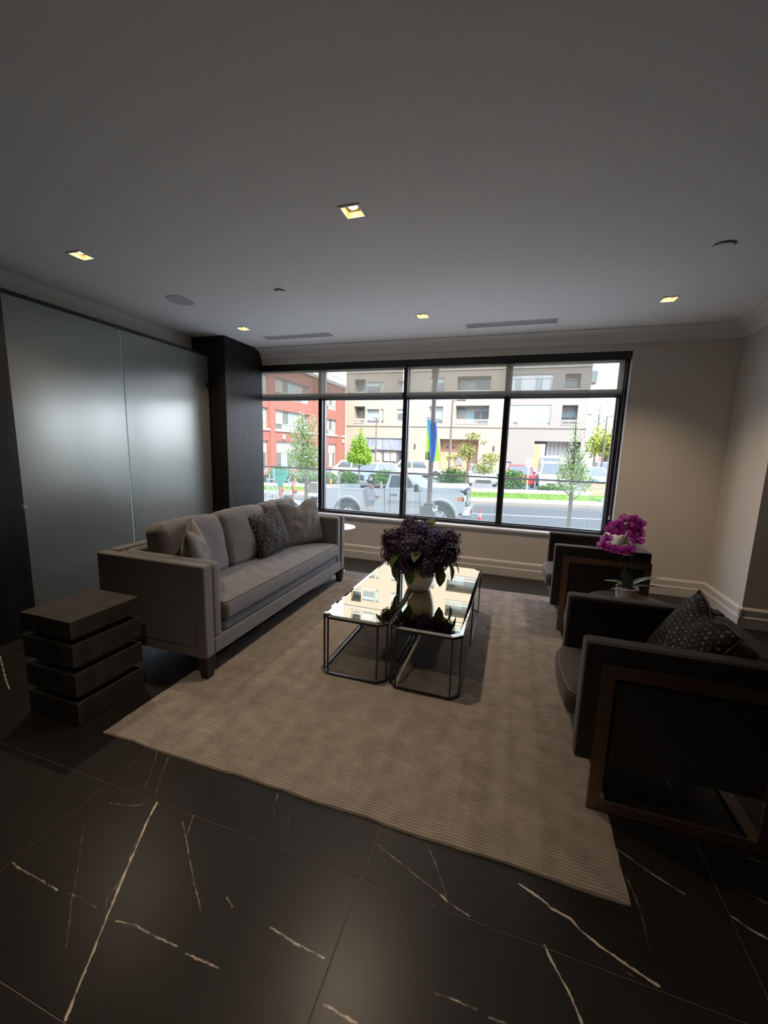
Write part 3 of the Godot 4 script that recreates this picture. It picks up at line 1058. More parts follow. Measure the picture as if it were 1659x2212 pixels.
func build_vase() -> void:
	var at := Vector3(-0.645, 0.4205, -2.975)
	var v := thing("white_vase", "white ceramic vase standing across the two mirror tables", "vase", at)
	var mb := MB.new()
	mb.lathe([Vector2(0, 0.001), Vector2(0.080, 0.0), Vector2(0.090, 0.006), Vector2(0.108, 0.05), Vector2(0.122, 0.10), Vector2(0.130, 0.15), Vector2(0.132, 0.19), Vector2(0.130, 0.205), Vector2(0.126, 0.206), Vector2(0.124, 0.19), Vector2(0.118, 0.12), Vector2(0.0, 0.11)], Vector3.ZERO, 40)
	put(mb, "body", M.ceramic, v)
	var h := thing("hydrangea_bouquet", "full bouquet of dark purple hydrangeas in white vase", "flowers", at + Vector3(0, 0.12, 0))
	var heads := [[-0.215, 0.255, 0.03, 0.092, 0], [-0.10, 0.375, -0.04, 0.062, 3], [0.0, 0.335, 0.03, 0.095, 1], [-0.03, 0.225, 0.115, 0.118, 1], [0.125, 0.300, 0.04, 0.088, 2], [0.205, 0.190, 0.02, 0.100, 0], [0.215, 0.285, -0.06, 0.080, 3], [-0.215, 0.145, 0.05, 0.080, 3], [0.085, 0.115, 0.13, 0.092, 1], [-0.075, 0.110, 0.13, 0.080, 0], [-0.12, 0.27, -0.11, 0.098, 0], [0.09, 0.26, -0.13, 0.10, 1], [0.155, 0.135, 0.09, 0.075, 0], [-0.14, 0.205, 0.09, 0.082, 0], [0.0, 0.30, -0.12, 0.085, 0], [0.0, 0.17, 0.0, 0.13, 0], [0.08, 0.215, 0.10, 0.085, 0], [-0.11, 0.315, 0.05, 0.070, 1]]
	var mats := [M.petal_plum, M.petal_violet, M.petal_blue, M.petal_dusk]
	for a in heads:
		var c := Vector3(a[0], a[1], a[2])
		mb = MB.new()
		mb.grid(func(u, q):
			var th: float = (u - 0.5) * PI
			return c + Vector3(cos(th) * cos(q * TAU), sin(th), cos(th) * sin(q * TAU)) * a[3] * 0.86, 8, 14, false)
		var count := int(95.0 * pow(a[3] / 0.08, 2))
		for k in count:
			var y := 1.0 - 2.0 * (k + 0.5) / count
			var ph := k * 2.39996
			var d := Vector3(sqrt(1.0 - y * y) * cos(ph), y, sqrt(1.0 - y * y) * sin(ph))
			var b := Basis.looking_at(-d, Vector3(0.3, 0.8, 0.5)) * Basis(Vector3.RIGHT, rng.randf_range(-0.5, 0.5)) * Basis(Vector3.BACK, rng.randf() * TAU)
			var p: Vector3 = c + d * a[3] * rng.randf_range(0.88, 1.10)
			var r := rng.randf_range(0.013, 0.019)
			for q in 4:
				var bb := b * Basis(Vector3.BACK, PI / 2 * q)
				var tip := bb * Vector3(r, 0, rng.randf_range(-0.002, 0.006))
				mb.tri(p, p + bb * Vector3(r * 0.6, -r * 0.5, 0.003), p + tip)
				mb.tri(p, p + tip, p + bb * Vector3(r * 0.6, r * 0.5, 0.003))
		put(mb, "flower_head", mats[a[4]], h)
		mb = MB.new()
		mb.tube([Vector3(a[0] * 0.2, -0.02, a[2] * 0.2), Vector3(a[0] * 0.35, 0.07, a[2] * 0.35), c], 0.005, 6)
		put(mb, "stalk", M.leaf_dark, h)
	for a in [[-0.10, 0.32, 0.04, 0.5, 0.6, 0.12], [0.16, 0.335, 0.0, -0.5, 0.4, 0.12], [0.22, 0.25, 0.09, -0.9, 0.1, 0.13], [-0.14, 0.12, 0.12, 2.6, -1.2, 0.15], [0.17, 0.10, 0.10, -2.5, -1.1, 0.14], [0.255, 0.17, 0.05, -1.3, -0.9, 0.13], [-0.03, 0.10, 0.16, 3.0, -1.3, 0.14], [-0.24, 0.20, 0.0, 1.6, -0.2, 0.12], [0.02, 0.24, 0.17, 3.1, -0.4, 0.12], [-0.12, 0.20, 0.14, 2.4, -0.7, 0.14], [0.06, 0.36, -0.05, 0.0, 0.9, 0.11], [-0.145, 0.09, 0.09, 2.2, -1.35, 0.17], [0.24, 0.11, 0.03, -1.8, -1.2, 0.13]]:
		put(leaf_mesh(a[5], a[5] * 0.62, 0.25), "leaf", M.leaf_green, h).transform = Transform3D(Basis(Vector3.UP, a[3]) * Basis(Vector3.RIGHT, a[4]), Vector3(a[0], a[1], a[2]))

func leaf_mesh(length: float, wide: float, curl: float) -> MB:   # lies along -z, bent down at the tip, folded on the midrib
	var mb := MB.new()
	mb.grid(func(u, q):
		var s: float = q * 2.0 - 1.0
		var ww := wide * 0.5 * pow(sin(PI * clampf(u * 0.92 + 0.06, 0, 1)), 0.8) * (1.0 + 0.06 * sin(u * 40.0) * absf(s))
		return Vector3(s * ww, absf(s) * ww * 0.25 - curl * length * u * u, -u * length), 10, 4, false)
	return mb

func build_armchairs() -> void:
	var t := thing("armchair", "brown velvet armchair with bronze frame nearest the camera", "armchair", Vector3(0.70, 0, -2.03), 0, "pair of velvet armchairs")
	var mb := MB.new()
	for s in [1, -1]:
		mb = MB.new()
		mb.rbox(Vector3(-0.012, 0.486, s * 0.2775), Vector3(0.706, 0.532, 0.085), 0.018, 3)
		put(mb, "arm", M.velvet, t)
		mb = MB.new()
		mb.tube([Vector3(-0.3595, 0.232, s * 0.3145), Vector3(-0.3595, 0.735, s * 0.3145), Vector3(-0.350, 0.7465, s * 0.3145), Vector3(0.335, 0.7465, s * 0.3145)], 0.003, 6)
		put(mb, "arm_seam", M.piping_and_sheen, t)  # pale line standing in for the highlight along the arm edge
		var z: float = s * 0.326
		mb = MB.new()
		mb.lohi(Vector3(-0.297, 0.0125, z - 0.006), Vector3(-0.247, 0.667, z + 0.006))
		mb.lohi(Vector3(0.295, 0.0125, z - 0.006), Vector3(0.345, 0.667, z + 0.006))
		mb.lohi(Vector3(-0.247, 0.617, z - 0.0055), Vector3(0.295, 0.667, z + 0.0055))
		mb.lohi(Vector3(-0.247, 0.0125, z - 0.0055), Vector3(0.295, 0.058, z + 0.0055))
		put(mb, "side_frame", M.bronze, t)
	mb = MB.new()
	mb.lohi(Vector3(0.297, 0.0125, -0.32), Vector3(0.343, 0.024, 0.32))
	put(mb, "rear_stretcher", M.bronze, t)
	mb = MB.new()
	mb.rbox(Vector3(-0.02, 0.288, 0), Vector3(0.66, 0.135, 0.472), 0.015, 2)
	put(mb, "seat_base", M.velvet, t)
	mb = MB.new()
	mb.rbox(Vector3(-0.09, 0.410, 0), Vector3(0.62, 0.125, 0.468), 0.045, 3, Basis.IDENTITY, 10)
	mb.bend(func(p):
		var c: float = clampf(p.z / 0.234, -1, 1)
		var a: float = clampf((p.x + 0.09) / 0.31, -1, 1)
		p.y += 0.022 * (1.0 - c * c) * (1.0 - a * a) * signf(p.y - 0.41) * clampf(absf(p.y - 0.41) / 0.06, 0, 1)
		p.x -= 0.018 * (1.0 - c * c) * (1.0 if p.x < -0.36 else 0.0)
		return p)
	var seat := put(mb, "seat_cushion", M.velvet_lit, t)
	for y in [0.460, 0.360]:
		mb = MB.new()
		mb.tube([Vector3(-0.20, y, 0.223), Vector3(-0.36, y, 0.223), Vector3(-0.386, y, 0.205), Vector3(-0.400, y, 0.12), Vector3(-0.406, y, 0.0), Vector3(-0.400, y, -0.12), Vector3(-0.386, y, -0.205), Vector3(-0.36, y, -0.223), Vector3(-0.20, y, -0.223)], 0.005, 6)
		put(mb, "piping", M.piping_and_sheen, seat)
	mb = MB.new()
	mb.rbox(Vector3(0.285, 0.485, 0), Vector3(0.13, 0.53, 0.478), 0.028, 3)
	put(mb, "back_shell", M.velvet_lit, t)  # lighter velvet copy, the lit look of the back is in its colour
	mb = MB.new()
	mb.rbox(Vector3.ZERO, Vector3(0.11, 0.36, 0.462), 0.05, 3, Basis.IDENTITY, 8)
	mb.bend(func(p):
		p.x -= 0.025 * (1.0 - pow(p.z / 0.231, 2)) * (1.0 - pow(p.y / 0.18, 2)) * (1.0 if p.x < 0 else 0.0)
		return p)
	put(mb, "back_cushion", M.velvet_lit, t).transform = Transform3D(Basis(Vector3.BACK, -0.16), Vector3(0.195, 0.60, 0))
	again(t, Vector3(0.747, 0, -3.868), 0, "brown velvet armchair with bronze frame under the window")
	add_pillow("brown pillow with woven pale dots on nearest armchair", M.dots, Vector3(0.42, 0.42, 0.15), Vector3(0.705, 0.475, -2.07), -PI / 2 + 0.06, -0.46, -0.16, 8, 0.03, M.piping_and_sheen)
	add_pillow("pale cream pillow on the armchair under the window", M.dots_pale, Vector3(0.42, 0.40, 0.14), Vector3(0.80, 0.465, -3.90), -PI / 2 + 0.1, -0.32, 0.12, 9, 0.02, M.white)

func build_orchid() -> void:
	var ty := 0.515
	var t := thing("round_side_table", "dark round side table between the two armchairs", "side table", Vector3(0.82, 0, -2.965))
	var mb := MB.new()
	mb.lathe([Vector2(0, ty - 0.025), Vector2(0.262, ty - 0.025), Vector2(0.270, ty - 0.018), Vector2(0.270, ty - 0.006), Vector2(0.264, ty), Vector2(0, ty)], Vector3.ZERO, 48)
	put(mb, "top", M.dark_top, t)
	mb = MB.new()
	mb.lathe([Vector2(0.028, 0.02), Vector2(0.022, 0.05), Vector2(0.022, ty - 0.04), Vector2(0.05, ty - 0.024)], Vector3.ZERO, 20)
	put(mb, "pedestal", M.bronze, t)
	mb = MB.new()
	mb.lathe([Vector2(0, 0.001), Vector2(0.175, 0.001), Vector2(0.18, 0.008), Vector2(0.17, 0.016), Vector2(0.03, 0.022), Vector2(0, 0.022)], Vector3.ZERO, 36)
	put(mb, "foot", M.bronze, t)
	# hammered white pot
	var at := Vector3(0.790, ty, -2.97)
	var p := thing("white_planter", "small white hammered planter on the round side table", "planter", at)
	mb = MB.new()
	mb.grid(func(u, q):
		var prof := [Vector2(0.048, 0.0), Vector2(0.054, 0.004), Vector2(0.060, 0.03), Vector2(0.065, 0.06), Vector2(0.068, 0.09), Vector2(0.069, 0.113)]
		var k: float = u * 5.0
		var i := mini(int(k), 4)
		var r: Vector2 = prof[i].lerp(prof[i + 1], k - i)
		var rows := int(u * 14.0)
		var dent := sin(q * TAU * 24.0 + (PI if rows % 2 else 0.0)) * sin(u * 14.0 * PI) * 0.0016 * (1.0 if u > 0.06 and u < 0.94 else 0.0)
		return Vector3((r.x + dent) * cos(q * TAU), r.y, (r.x + dent) * sin(q * TAU)), 42, 96, false)
	put(mb, "body", M.hammered, p)
	mb = MB.new()
	mb.lathe([Vector2(0.069, 0.113), Vector2(0.067, 0.116), Vector2(0.063, 0.113), Vector2(0.060, 0.09)], Vector3.ZERO, 48)
	put(mb, "rim", M.hammered, p)
	mb = MB.new()
	mb.lathe([Vector2(0.062, 0.098), Vector2(0.03, 0.104), Vector2(0.0, 0.106)], Vector3.ZERO, 32)
	put(mb, "soil", M.soil, p)
	var o := thing("orchid", "magenta orchid with arching stems in white planter", "orchid", at + Vector3(0, 0.104, 0))
	# long strap leaves: two arch to the right, one stands up, two fold to the left
	for a in [[-1.35, 0.88, 0.190, 0.056, 0.52], [-1.55, 0.40, 0.195, 0.048, 0.28], [0.35, 1.30, 0.130, 0.078, 0.15], [1.45, 0.85, 0.115, 0.064, 0.75], [1.95, 0.35, 0.105, 0.046, 0.5], [-0.2, 0.75, 0.13, 0.05, 0.6]]:
		put(leaf_mesh(a[2], a[3], a[4]), "leaf", M.orchid_leaf, o).transform = Transform3D(Basis(Vector3.UP, a[0]) * Basis(Vector3.RIGHT, a[1]), Vector3(0, 0.004, 0))
	var stems := [[Vector3(-0.02, 0, 0.0), Vector3(-0.05, 0.10, 0.0), Vector3(-0.055, 0.20, 0.01), Vector3(-0.03, 0.30, 0.01), Vector3(-0.045, 0.37, 0.015), Vector3(-0.10, 0.40, 0.02), Vector3(-0.16, 0.35, 0.02)],
		[Vector3(0.018, 0, 0.0), Vector3(0.012, 0.12, 0.0), Vector3(0.0, 0.24, 0.0), Vector3(0.004, 0.36, 0.0), Vector3(0.0, 0.44, 0.0), Vector3(-0.05, 0.475, 0.01), Vector3(-0.13, 0.43, 0.02)]]
	for s in stems:
		mb = MB.new()
		mb.tube(s, [0.0032, 0.003, 0.003, 0.0028, 0.0026, 0.0022, 0.0015], 7)
		put(mb, "stem", M.stem, o)
	mb = MB.new()
	mb.tube([Vector3(0.03, -0.01, 0.0), Vector3(0.012, 0.33, 0.0)], 0.002, 6)
	put(mb, "stake", M.leaf_dark, o)
	mb = MB.new()
	mb.tube([Vector3(-0.045, 0.225, 0.008), Vector3(0.008, 0.235, 0.0)], 0.0016, 6)
	put(mb, "clip", M.glass_edge, o)
	var bl := blossom()
	var spots := [[-0.165, 0.335, 0.03], [-0.15, 0.395, 0.03], [-0.11, 0.43, 0.035], [-0.075, 0.47, 0.03], [-0.02, 0.475, 0.035], [0.015, 0.455, 0.03], [-0.05, 0.425, 0.05], [0.0, 0.415, 0.05], [-0.025, 0.375, 0.05], [0.02, 0.385, 0.04], [-0.095, 0.39, 0.045], [0.012, 0.34, 0.035],
		[-0.185, 0.29, 0.025], [-0.145, 0.275, 0.03], [-0.105, 0.268, 0.035], [-0.065, 0.262, 0.035], [-0.03, 0.275, 0.035], [-0.06, 0.47, -0.03], [0.01, 0.44, -0.035], [-0.11, 0.42, -0.02]]
	for i in spots.size():
		var f := Node3D.new()
		f.name = "blossom" if i == 0 else "blossom_%03d" % i
		o.add_child(f)
		f.transform = Transform3D((Basis(Vector3.UP, rng.randf_range(-0.9, 0.5)) * Basis(Vector3.RIGHT, rng.randf_range(-0.2, 0.5)) * Basis(Vector3.BACK, rng.randf_range(-0.35, 0.35))).scaled(Vector3.ONE * rng.randf_range(0.85, 1.08)), Vector3(spots[i][0], spots[i][1], spots[i][2]))
		put(bl[0], "petals", M.orchid_petal if i % 3 else M.orchid_petal_light, f)
		put(bl[1], "sepals", M.orchid_petal_light if i % 2 else M.orchid_petal, f)
		put(bl[2], "lip", M.orchid_lip, f)

func blossom() -> Array:   # faces +z
	var petals := MB.new()
	var sepals := MB.new()
	for a in [[0.12, 0.042, 0.050, 0], [PI - 0.12, 0.042, 0.050, 0], [PI / 2, 0.038, 0.028, 1], [-PI / 2 + 0.75, 0.036, 0.026, 1], [-PI / 2 - 0.75, 0.036, 0.026, 1]]:
		var b := Basis(Vector3.BACK, a[0])
		var target: MB = petals if a[3] == 0 else sepals
		target.grid(func(u, q):
			var s: float = q * 2.0 - 1.0
			var ww: float = a[2] * 0.5 * pow(sin(PI * clampf(u * 0.86 + 0.07, 0, 1)), 0.6)
			return b * Vector3(u * a[1], s * ww, (0.004 if a[3] == 0 else 0.0) - 0.010 * u * u + 0.004 * s * s), 6, 5, false)
	var lip := MB.new()
	lip.grid(func(u, q):
		var s: float = q * 2.0 - 1.0
		return Vector3(s * 0.008 * sin(PI * (u * 0.8 + 0.15)), -u * 0.016, 0.004 + 0.012 * sin(u * PI)), 5, 4, false)
	return [petals.mesh(), sepals.mesh(), lip.mesh()]

func build_end_tables() -> void:
	var t := thing("stacked_block_table", "dark weathered wood end table of four stacked slabs", "end table", Vector3(-2.268, 0, -1.53))
	for a in [[0.0, 0.125, 0.0], [0.165, 0.29, 0.0], [0.33, 0.452, 0.0], [0.488, 0.583, 0.0]]:
		var mb := MB.new()
		mb.rbox(Vector3(a[2], (a[0] + a[1]) * 0.5 + (0.001 if a[0] == 0.0 else 0.0), 0), Vector3(0.376, a[1] - a[0], 0.398), 0.004, 1)
		put(mb, "slab", M.weathered, t)
	for a in [[0.124, 0.166], [0.289, 0.331], [0.451, 0.489]]:
		var mb := MB.new()
		mb.box(Vector3(0.055, (a[0] + a[1]) * 0.5, 0), Vector3(0.20, a[1] - a[0], 0.30))
		put(mb, "spacer", M.weathered, t)
	var w := thing("white_side_table", "small white round table half hidden behind the sofa", "side table", Vector3(-1.955, 0.0125, -4.32))
	var mb := MB.new()
	mb.lathe([Vector2(0, 0.535), Vector2(0.20, 0.537), Vector2(0.212, 0.545), Vector2(0.208, 0.552), Vector2(0, 0.552)], Vector3.ZERO, 40)
	put(mb, "top", M.white, w)
	mb = MB.new()
	mb.lathe([Vector2(0.09, 0.001), Vector2(0.085, 0.012), Vector2(0.03, 0.05), Vector2(0.022, 0.25), Vector2(0.03, 0.45), Vector2(0.09, 0.538)], Vector3.ZERO, 28)
	put(mb, "pedestal", M.white, w)

# ---------------------------------------------------------------- outside
func gy(x: float) -> float:   # the street climbs a little to the right
	return -1.08 + 0.03 * x
func slope_slab(mb: MB, x0: float, x1: float, z0: float, z1: float, top: float, deep: float) -> void:
	mb.hexa([Vector3(x0, gy(x0) + top - deep, z1), Vector3(x1, gy(x1) + top - deep, z1), Vector3(x1, gy(x1) + top - deep, z0), Vector3(x0, gy(x0) + top - deep, z0),
		Vector3(x0, gy(x0) + top, z1), Vector3(x1, gy(x1) + top, z1), Vector3(x1, gy(x1) + top, z0), Vector3(x0, gy(x0) + top, z0)])

func outside_materials() -> void:
	M.asphalt = world_tex(mat(Color.WHITE, 0.9), ramp_tex(0.25, 61, lin(0.05, 0.052, 0.052), lin(0.095, 0.097, 0.097), 256, 1.0, 3), 1.2)
	M.lot = world_tex(mat(Color.WHITE, 0.9), ramp_tex(0.2, 62, lin(0.13, 0.13, 0.135), lin(0.20, 0.20, 0.205), 256, 1.0, 3), 2.0)
	M.concrete = world_tex(mat(Color.WHITE, 0.9), ramp_tex(0.1, 63, lin(0.44, 0.42, 0.385), lin(0.54, 0.52, 0.48), 256, 1.0, 4), 1.5)
	M.concrete_dark = mat(lin(0.24, 0.225, 0.205), 0.9)
	M.paint_line = mat(lin(0.62, 0.62, 0.60), 0.8)
	M.grass = leafy(lin(0.13, 0.27, 0.025), 0.4)
	M.turf = world_tex(mat(Color.WHITE, 0.95), ramp_tex(0.15, 64, lin(0.09, 0.17, 0.02), lin(0.15, 0.26, 0.035), 256), 1.0)
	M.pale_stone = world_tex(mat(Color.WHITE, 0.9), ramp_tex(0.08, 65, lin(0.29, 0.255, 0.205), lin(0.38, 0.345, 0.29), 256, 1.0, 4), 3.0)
	M.dimmed_stone = world_tex(mat(Color.WHITE, 0.9), ramp_tex(0.08, 66, lin(0.22, 0.208, 0.192), lin(0.29, 0.277, 0.26), 256, 1.0, 4), 3.0)  # pale stone again, with a dimmer look put into its colour
	M.pale_trim = mat(lin(0.46, 0.44, 0.40), 0.8)
	M.bay_wall = world_tex(mat(Color.WHITE, 0.9), ramp_tex(0.1, 67, lin(0.46, 0.27, 0.18), lin(0.60, 0.38, 0.27), 256), 2.0)
	M.window_frame = mat(lin(0.44, 0.48, 0.48), 0.5)
	M.window_dark = mat(lin(0.13, 0.15, 0.155), 0.06, 0.0, 0.8)
	M.window_teal = mat(lin(0.28, 0.42, 0.43), 0.08, 0.0, 0.8)
	M.window_blind = mat(lin(0.34, 0.33, 0.29), 0.15, 0.0, 0.7)
	M.spandrel = mat(lin(0.60, 0.66, 0.70), 0.2)
	M.fascia = world_tex(mat(Color.WHITE, 0.5), ramp_tex(0.03, 68, lin(0.16, 0.19, 0.25), lin(0.30, 0.34, 0.42), 256, 6.0), 4.0)
	M.soffit = mat(lin(0.40, 0.39, 0.37), 0.8)
	M.panel_grey = mat(lin(0.55, 0.52, 0.49), 0.7)
	M.door_grey = mat(lin(0.24, 0.25, 0.26), 0.6)
	M.brick_red = brick_material(lin(0.26, 0.092, 0.070), lin(0.31, 0.122, 0.094), lin(0.30, 0.20, 0.165))
	M.tan_block = mat(lin(0.50, 0.40, 0.25), 0.9)
	M.tan_block_b = mat(lin(0.43, 0.34, 0.21), 0.9)
	M.mortar = mat(lin(0.36, 0.31, 0.23), 0.95)
	M.truck = mat(lin(0.48, 0.505, 0.495), 0.25)
	M.truck.clearcoat_enabled = true
	M.truck.clearcoat = 0.6
	M.car_white = mat(lin(0.70, 0.71, 0.71), 0.25)
	M.car_red = mat(lin(0.42, 0.02, 0.02), 0.25)
	M.car_blue = mat(lin(0.20, 0.30, 0.38), 0.25)
	M.car_dark = mat(lin(0.04, 0.045, 0.05), 0.25)
	M.car_teal = mat(lin(0.30, 0.42, 0.42), 0.25)
	M.car_glass = mat(lin(0.07, 0.09, 0.095), 0.05, 0.0, 0.8)
	M.rubber = mat(lin(0.05, 0.05, 0.05), 0.8)
	M.arch_dark = mat(lin(0.10, 0.11, 0.115), 0.9)
	M.plastic_dark = mat(lin(0.05, 0.055, 0.06), 0.6)
	M.chrome = mat(lin(0.75, 0.76, 0.78), 0.15, 1.0)
	M.lens_clear = mat(lin(0.60, 0.64, 0.66), 0.08)
	M.lens_amber = mat(lin(0.80, 0.20, 0.03), 0.2)
	M.lens_red = mat(lin(0.45, 0.015, 0.015), 0.2)
	M.letter = mat(lin(0.16, 0.20, 0.19), 0.6)
	M.cone = mat(lin(0.75, 0.10, 0.05), 0.5)
	M.cone_white = mat(lin(0.75, 0.74, 0.72), 0.5)
	M.pole = mat(lin(0.10, 0.10, 0.098), 0.5)
	M.pole_brown = mat(lin(0.14, 0.115, 0.10), 0.6)
	M.scooter = mat(lin(0.85, 0.17, 0.03), 0.4)
	M.hopper = mat(lin(0.06, 0.36, 0.26), 0.5)
	M.hopper.backlight_enabled = true
	M.hopper.backlight = lin(0.05, 0.3, 0.22)
	M.galv = mat(lin(0.42, 0.45, 0.46), 0.55, 0.3)
	M.rail_glass = glassy(Color(0.80, 0.93, 0.90), 0.05, 0.45)
	M.hoodie = mat(lin(0.20, 0.195, 0.205), 0.9)
	M.khaki = mat(lin(0.34, 0.30, 0.25), 0.9)
	M.skin = mat(lin(0.48, 0.27, 0.20), 0.6)
	M.cap = mat(lin(0.03, 0.033, 0.035), 0.8)
	M.bark = mat(lin(0.13, 0.105, 0.085), 0.9)
	M.leaf_spring = leafy(lin(0.20, 0.36, 0.035), 0.7)
	M.leaf_fresh = leafy(lin(0.24, 0.37, 0.085), 0.7)
	M.leaf_olive = leafy(lin(0.22, 0.25, 0.06), 0.6)
	M.blossom_white = leafy(lin(0.74, 0.74, 0.62), 0.7)
	M.leaf_bush = leafy(lin(0.055, 0.14, 0.045), 0.4)
	M.leaf_bush_light = leafy(lin(0.17, 0.32, 0.03), 0.6)
	M.leaf_far = leafy(lin(0.30, 0.36, 0.05), 0.6)
	M.flag_cyan = flagged(lin(0.10, 0.42, 0.72))
	M.flag_green = flagged(lin(0.38, 0.62, 0.08))
	M.flag_blue = flagged(lin(0.06, 0.12, 0.40))
	M.brick_far = mat(lin(0.55, 0.24, 0.14), 0.9)
	M.yellow_far = mat(lin(0.62, 0.50, 0.25), 0.9)
	M.sign_white = mat(lin(0.62, 0.62, 0.62), 0.6)
	M.bottle_pink = mat(lin(0.65, 0.42, 0.44), 0.4)

func flagged(c: Color) -> StandardMaterial3D:
	var m := mat(c, 0.8)
	m.backlight_enabled = true
	m.backlight = c
	m.cull_mode = BaseMaterial3D.CULL_DISABLED
	return m

func brick_material(a: Color, b: Color, joint: Color) -> StandardMaterial3D:   # courses far below a pixel's reach from here
	var im := Image.create(256, 256, false, Image.FORMAT_RGB8)
	var r := RandomNumberGenerator.new()
	r.seed = 4
	for row in 16:
		for col in 9:
			var c := a.lerp(b, r.randf())
			im.fill_rect(Rect2i(col * 32 - (16 if row % 2 else 0), row * 16, 30, 14), c)
			im.fill_rect(Rect2i(col * 32 + 30 - (16 if row % 2 else 0), row * 16, 2, 16), joint)
		im.fill_rect(Rect2i(0, row * 16 + 14, 256, 2), joint)
	return world_tex(mat(Color.WHITE, 0.9), ImageTexture.create_from_image(im), 1.7)

func build_ground() -> void:
	var mb := MB.new()
	slope_slab(mb, -70, 60, -20.6, -11.8, 0, 0.5)
	setting(mb, "street", M.asphalt)
	mb = MB.new()
	slope_slab(mb, -70, 60, -17.37, -17.25, 0.006, 0.01)
	setting(mb, "lane_line", M.paint_line)
	mb = MB.new()
	mb.lohi(Vector3(-40, -1.6, -7.05), Vector3(40, -0.05, -5.3))
	setting(mb, "terrace", M.paving)
	mb = MB.new()
	slope_slab(mb, -70, 60, -11.8, -7.05, 0.14, 0.7)
	setting(mb, "near_sidewalk", M.paving)
	# far sidewalk: slabs with joints, a kerb in front
	var sw := shell("far_sidewalk")
	mb = MB.new()
	slope_slab(mb, -70, 60, -20.78, -20.6, 0.145, 0.6)
	put(mb, "kerb", M.concrete_dark, sw)
	for i in range(-14, 9):
		mb = MB.new()
		slope_slab(mb, i * 1.9 + 0.01, i * 1.9 + 1.89, -22.4, -20.79, 0.14, 0.3)
		put(mb, "slab", M.concrete, sw)
	mb = MB.new()
	slope_slab(mb, -70, 60, -22.45, -20.79, 0.125, 0.3)
	put(mb, "bed", M.concrete_dark, sw)
	# grass verge, rising to a low kerb wall
	mb = MB.new()
	mb.hexa([Vector3(-70, gy(-70) - 0.4, -22.4), Vector3(60, gy(60) - 0.4, -22.4), Vector3(60, gy(60) - 0.4, -23.5), Vector3(-70, gy(-70) - 0.4, -23.5), Vector3(-70, gy(-70) + 0.13, -22.4), Vector3(60, gy(60) + 0.13, -22.4), Vector3(60, gy(60) + 0.34, -23.5), Vector3(-70, gy(-70) + 0.34, -23.5)])
	setting(mb, "verge", M.turf)
	mb = MB.new()
	var r := RandomNumberGenerator.new()
	r.seed = 15
	for k in 6000:
		var x := r.randf_range(-17.0, 6.5)
		var f := r.randf() * 0.93
		var p := Vector3(x, gy(x) + 0.13 + 0.21 * f, -22.4 - 1.1 * f)
		var d := Vector3(r.randf_range(-0.03, 0.03), r.randf_range(0.05, 0.11), r.randf_range(-0.03, 0.03))
		mb.tri(p - Vector3(0.014, 0, 0), p + Vector3(0.014, 0, 0), p + d)
	var gr := one(mb, "grass", M.grass, "bright green grass along the far side of the street", "grass")
	gr.set_meta("kind", "stuff")
	mb = MB.new()
	slope_slab(mb, -70, 4.0, -23.85, -23.5, 0.52, 0.9)
	setting(mb, "low_wall", M.concrete)
	mb = MB.new()
	mb.hexa([Vector3(-70, -1.9, -23.8), Vector3(60, -1.9, -23.8), Vector3(60, -1.9, -120), Vector3(-70, -1.9, -120), Vector3(-70, gy(-70) + 0.42, -23.8), Vector3(60, gy(60) * 0.4 - 0.3, -23.8), Vector3(60, -0.62, -120), Vector3(-70, -0.62, -120)])
	setting(mb, "parking_lot", M.lot)
	# glass guard rail on our terrace
	var t := thing("glass_guard_rail", "glass guard rail with thin metal handrail outside the window", "railing", Vector3(0, -0.05, -6.9))
	for k in 7:
		var x0 := -5.95 + k * 1.4235
		mb = MB.new()
		mb.lohi(Vector3(x0 + 0.012, 0.03, -0.007), Vector3(x0 + 1.411, 1.11, 0.007))
		put(mb, "glass_panel", M.rail_glass, t)
		mb = MB.new()
		mb.lohi(Vector3(x0 + 0.0118, 0.03, -0.0072), Vector3(x0 + 0.0148, 1.11, 0.0072))
		mb.lohi(Vector3(x0 + 1.4082, 0.03, -0.0072), Vector3(x0 + 1.4112, 1.11, 0.0072))
		put(mb, "panel_edge", M.sign_white, t)
	mb = MB.new()
	mb.tube([Vector3(-6.0, 1.135, 0), Vector3(4.0, 1.135, 0)], 0.016, 10)
	put(mb, "handrail", M.pole, t)
	mb = MB.new()
	mb.lohi(Vector3(-6.0, 0.0, -0.04), Vector3(4.0, 0.08, 0.04))
	put(mb, "base_shoe", M.galv, t)

func facade(mb: MB, x0: float, x1: float, y0: float, y1: float, holes: Array, b: Transform3D) -> void:   # a wall in local x, y facing +z, left open at the holes [x0, x1, y0, y1]
	var xs := [x0, x1]
	var ys := [y0, y1]
	for h in holes:
		xs.append_array([clampf(h[0], x0, x1), clampf(h[1], x0, x1)])
		ys.append_array([clampf(h[2], y0, y1), clampf(h[3], y0, y1)])
	xs.sort()
	ys.sort()
	for i in xs.size() - 1:
		if xs[i + 1] - xs[i] < 1e-4:
			continue
		for j in ys.size() - 1:
			if ys[j + 1] - ys[j] < 1e-4:
				continue
			var c := Vector2((xs[i] + xs[i + 1]) * 0.5, (ys[j] + ys[j + 1]) * 0.5)
			var open := false
			for h in holes:
				if c.x > h[0] and c.x < h[1] and c.y > h[2] and c.y < h[3]:
					open = true
					break
			if not open:
				mb.quad(b * Vector3(xs[i], ys[j], 0), b * Vector3(xs[i + 1], ys[j], 0), b * Vector3(xs[i + 1], ys[j + 1], 0), b * Vector3(xs[i], ys[j + 1], 0))

